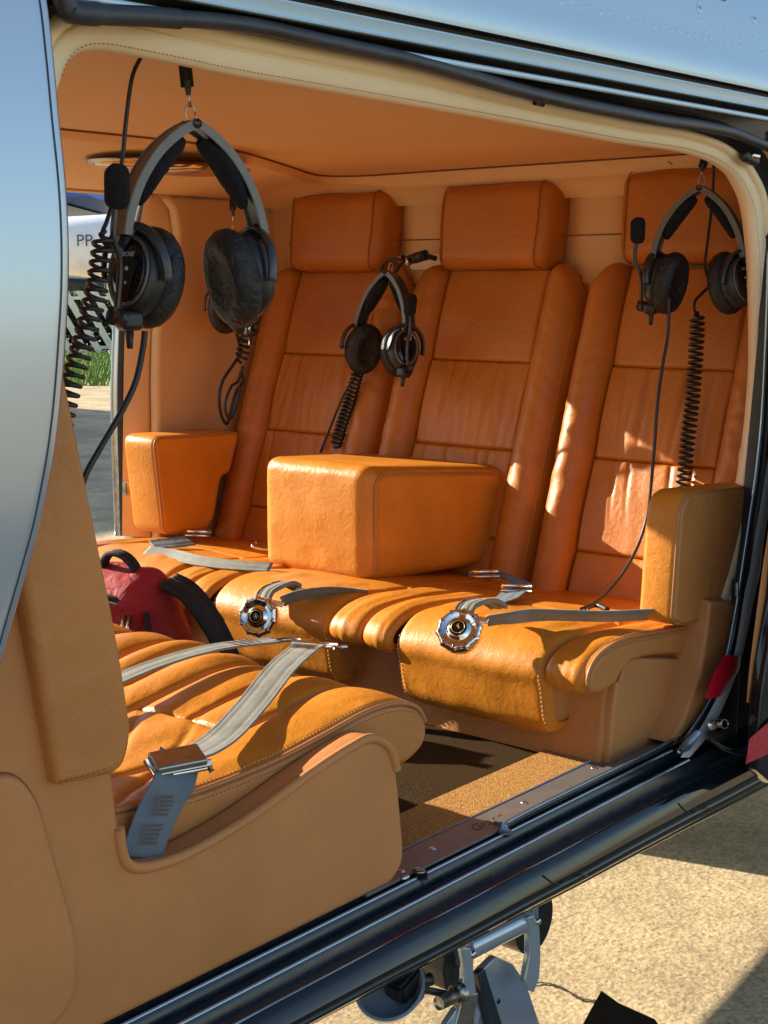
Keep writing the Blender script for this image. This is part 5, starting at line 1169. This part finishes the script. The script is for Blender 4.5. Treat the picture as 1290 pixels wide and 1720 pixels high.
mb = MB(); disc(mb, Vector([(1.8522,0.0040,0.4025)][0]), (0, -1, 0), .005, .001, 12); mb.mk('hole', 'gloss', st)
# landing lamp bowl
lm = thing('landing_lamp', 'grey bowl shaped landing lamp housing under the sill left of the step', 'lamp', [(1.4912,-0.0500,0.5787)][0])
lc = np.array([(1.5220,-0.0300,0.5739)][0]); V = []; K = 36
tilt = Matrix.Rotation(R(-25), 3, 'Y') @ Matrix.Rotation(R(28), 3, 'X')
for ph_ in np.linspace(0, math.pi/2*.96, 12):
    for t in np.linspace(0, 2*math.pi, K, endpoint=False):
        v = Vector((.060*math.cos(ph_)*math.cos(t), .050*math.cos(ph_)*math.sin(t), -.042*math.sin(ph_))); V.append(np.array(tilt @ v)+lc)
for t in np.linspace(0, 2*math.pi, K, endpoint=False): V.append(np.array(tilt @ Vector((.055*math.cos(t), .045*math.sin(t), 0)))+lc)
for t in np.linspace(0, 2*math.pi, K, endpoint=False): V.append(np.array(tilt @ Vector((.045*math.cos(t), .036*math.sin(t), -.030)))+lc)
F = gridf(12, K, closed=True)+[list(range(11*K, 12*K))]
for j in range(K): F.append([j, 12*K+j, 12*K+(j+1) % K, (j+1) % K]); F.append([12*K+j, 13*K+j, 13*K+(j+1) % K, 12*K+(j+1) % K])
F.append(list(range(13*K, 14*K)))
mk('bowl', V, F, 'paint', lm)
cb_ = np.array([(1.5542,-0.0300,0.5659)][0]); mk('lamp_unit', *boxVF(cb_, (.055, .04, .035), Matrix.Rotation(R(-20), 3, 'Y')), 'rubber', lm, bevel=.005)
tube('lamp_socket', [cb_+np.array([.020, -.02, .0]), cb_+np.array([.035, -.025, .0])], .010, 'black', lm, k=14)
P = [(1.5857,-0.0300,0.5942), (1.6064,-0.0300,0.5551), (1.6036,-0.0300,0.5288), (1.5861,-0.0300,0.5183), (1.5601,-0.0300,0.5250)]; tube('lamp_wire', cr(P, 6), .002, 'rubber', lm)
# dark rounded fairing behind the step
fa = np.array([(2.0850,0.1000,0.4381)][0])
V, F = tubeVF([fa+np.array([0, -.01, 0]), fa+np.array([0, .05, 0])], .062, 40); mk_ = mk('wheel_fairing', V, F, 'hull', loc=tuple(fa)); setp(mk_, 'black round fairing disc under the hull behind the step', 'fairing')
wf = [(2.0367,-0.0484,0.3000), (2.1677,-0.0077,0.3000), (2.1482,-0.0578,0.3000), (2.1389,-0.1373,0.3000), (2.1012,-0.1822,0.3000), (1.9859,-0.1070,0.3000)]
V = [p for p in wf]+[np.array(p)-np.array([0, 0, .03]) for p in wf]; n_ = len(wf)
setp(mk('gear_door', V, [list(range(n_)), list(range(n_, 2*n_))[::-1]]+[[i, (i+1) % n_, n_+(i+1) % n_, n_+i] for i in range(n_)], 'hull', smooth=False, loc=tuple(wf[0])), 'pointed black gear door tip at the bottom edge of the picture', 'gear door')
sp = thing('wheel_sponson', 'rounded aft wheel housing under the helicopter that shades the concrete', 'wheel housing', (4.2, 1.8, .5))
mk('housing', *boxVF((4.12, 1.70, .30), (1.3, .30, .50)), 'paint', sp, bevel=.08)
tube('gear_leg', [(4.5, 1.75, .4), (4.5, 1.75, .1)], .04, 'steel', sp); tube('wheel', [(4.5, 1.67, .07), (4.5, 1.83, .07)], .19, 'rubber', sp, k=28)
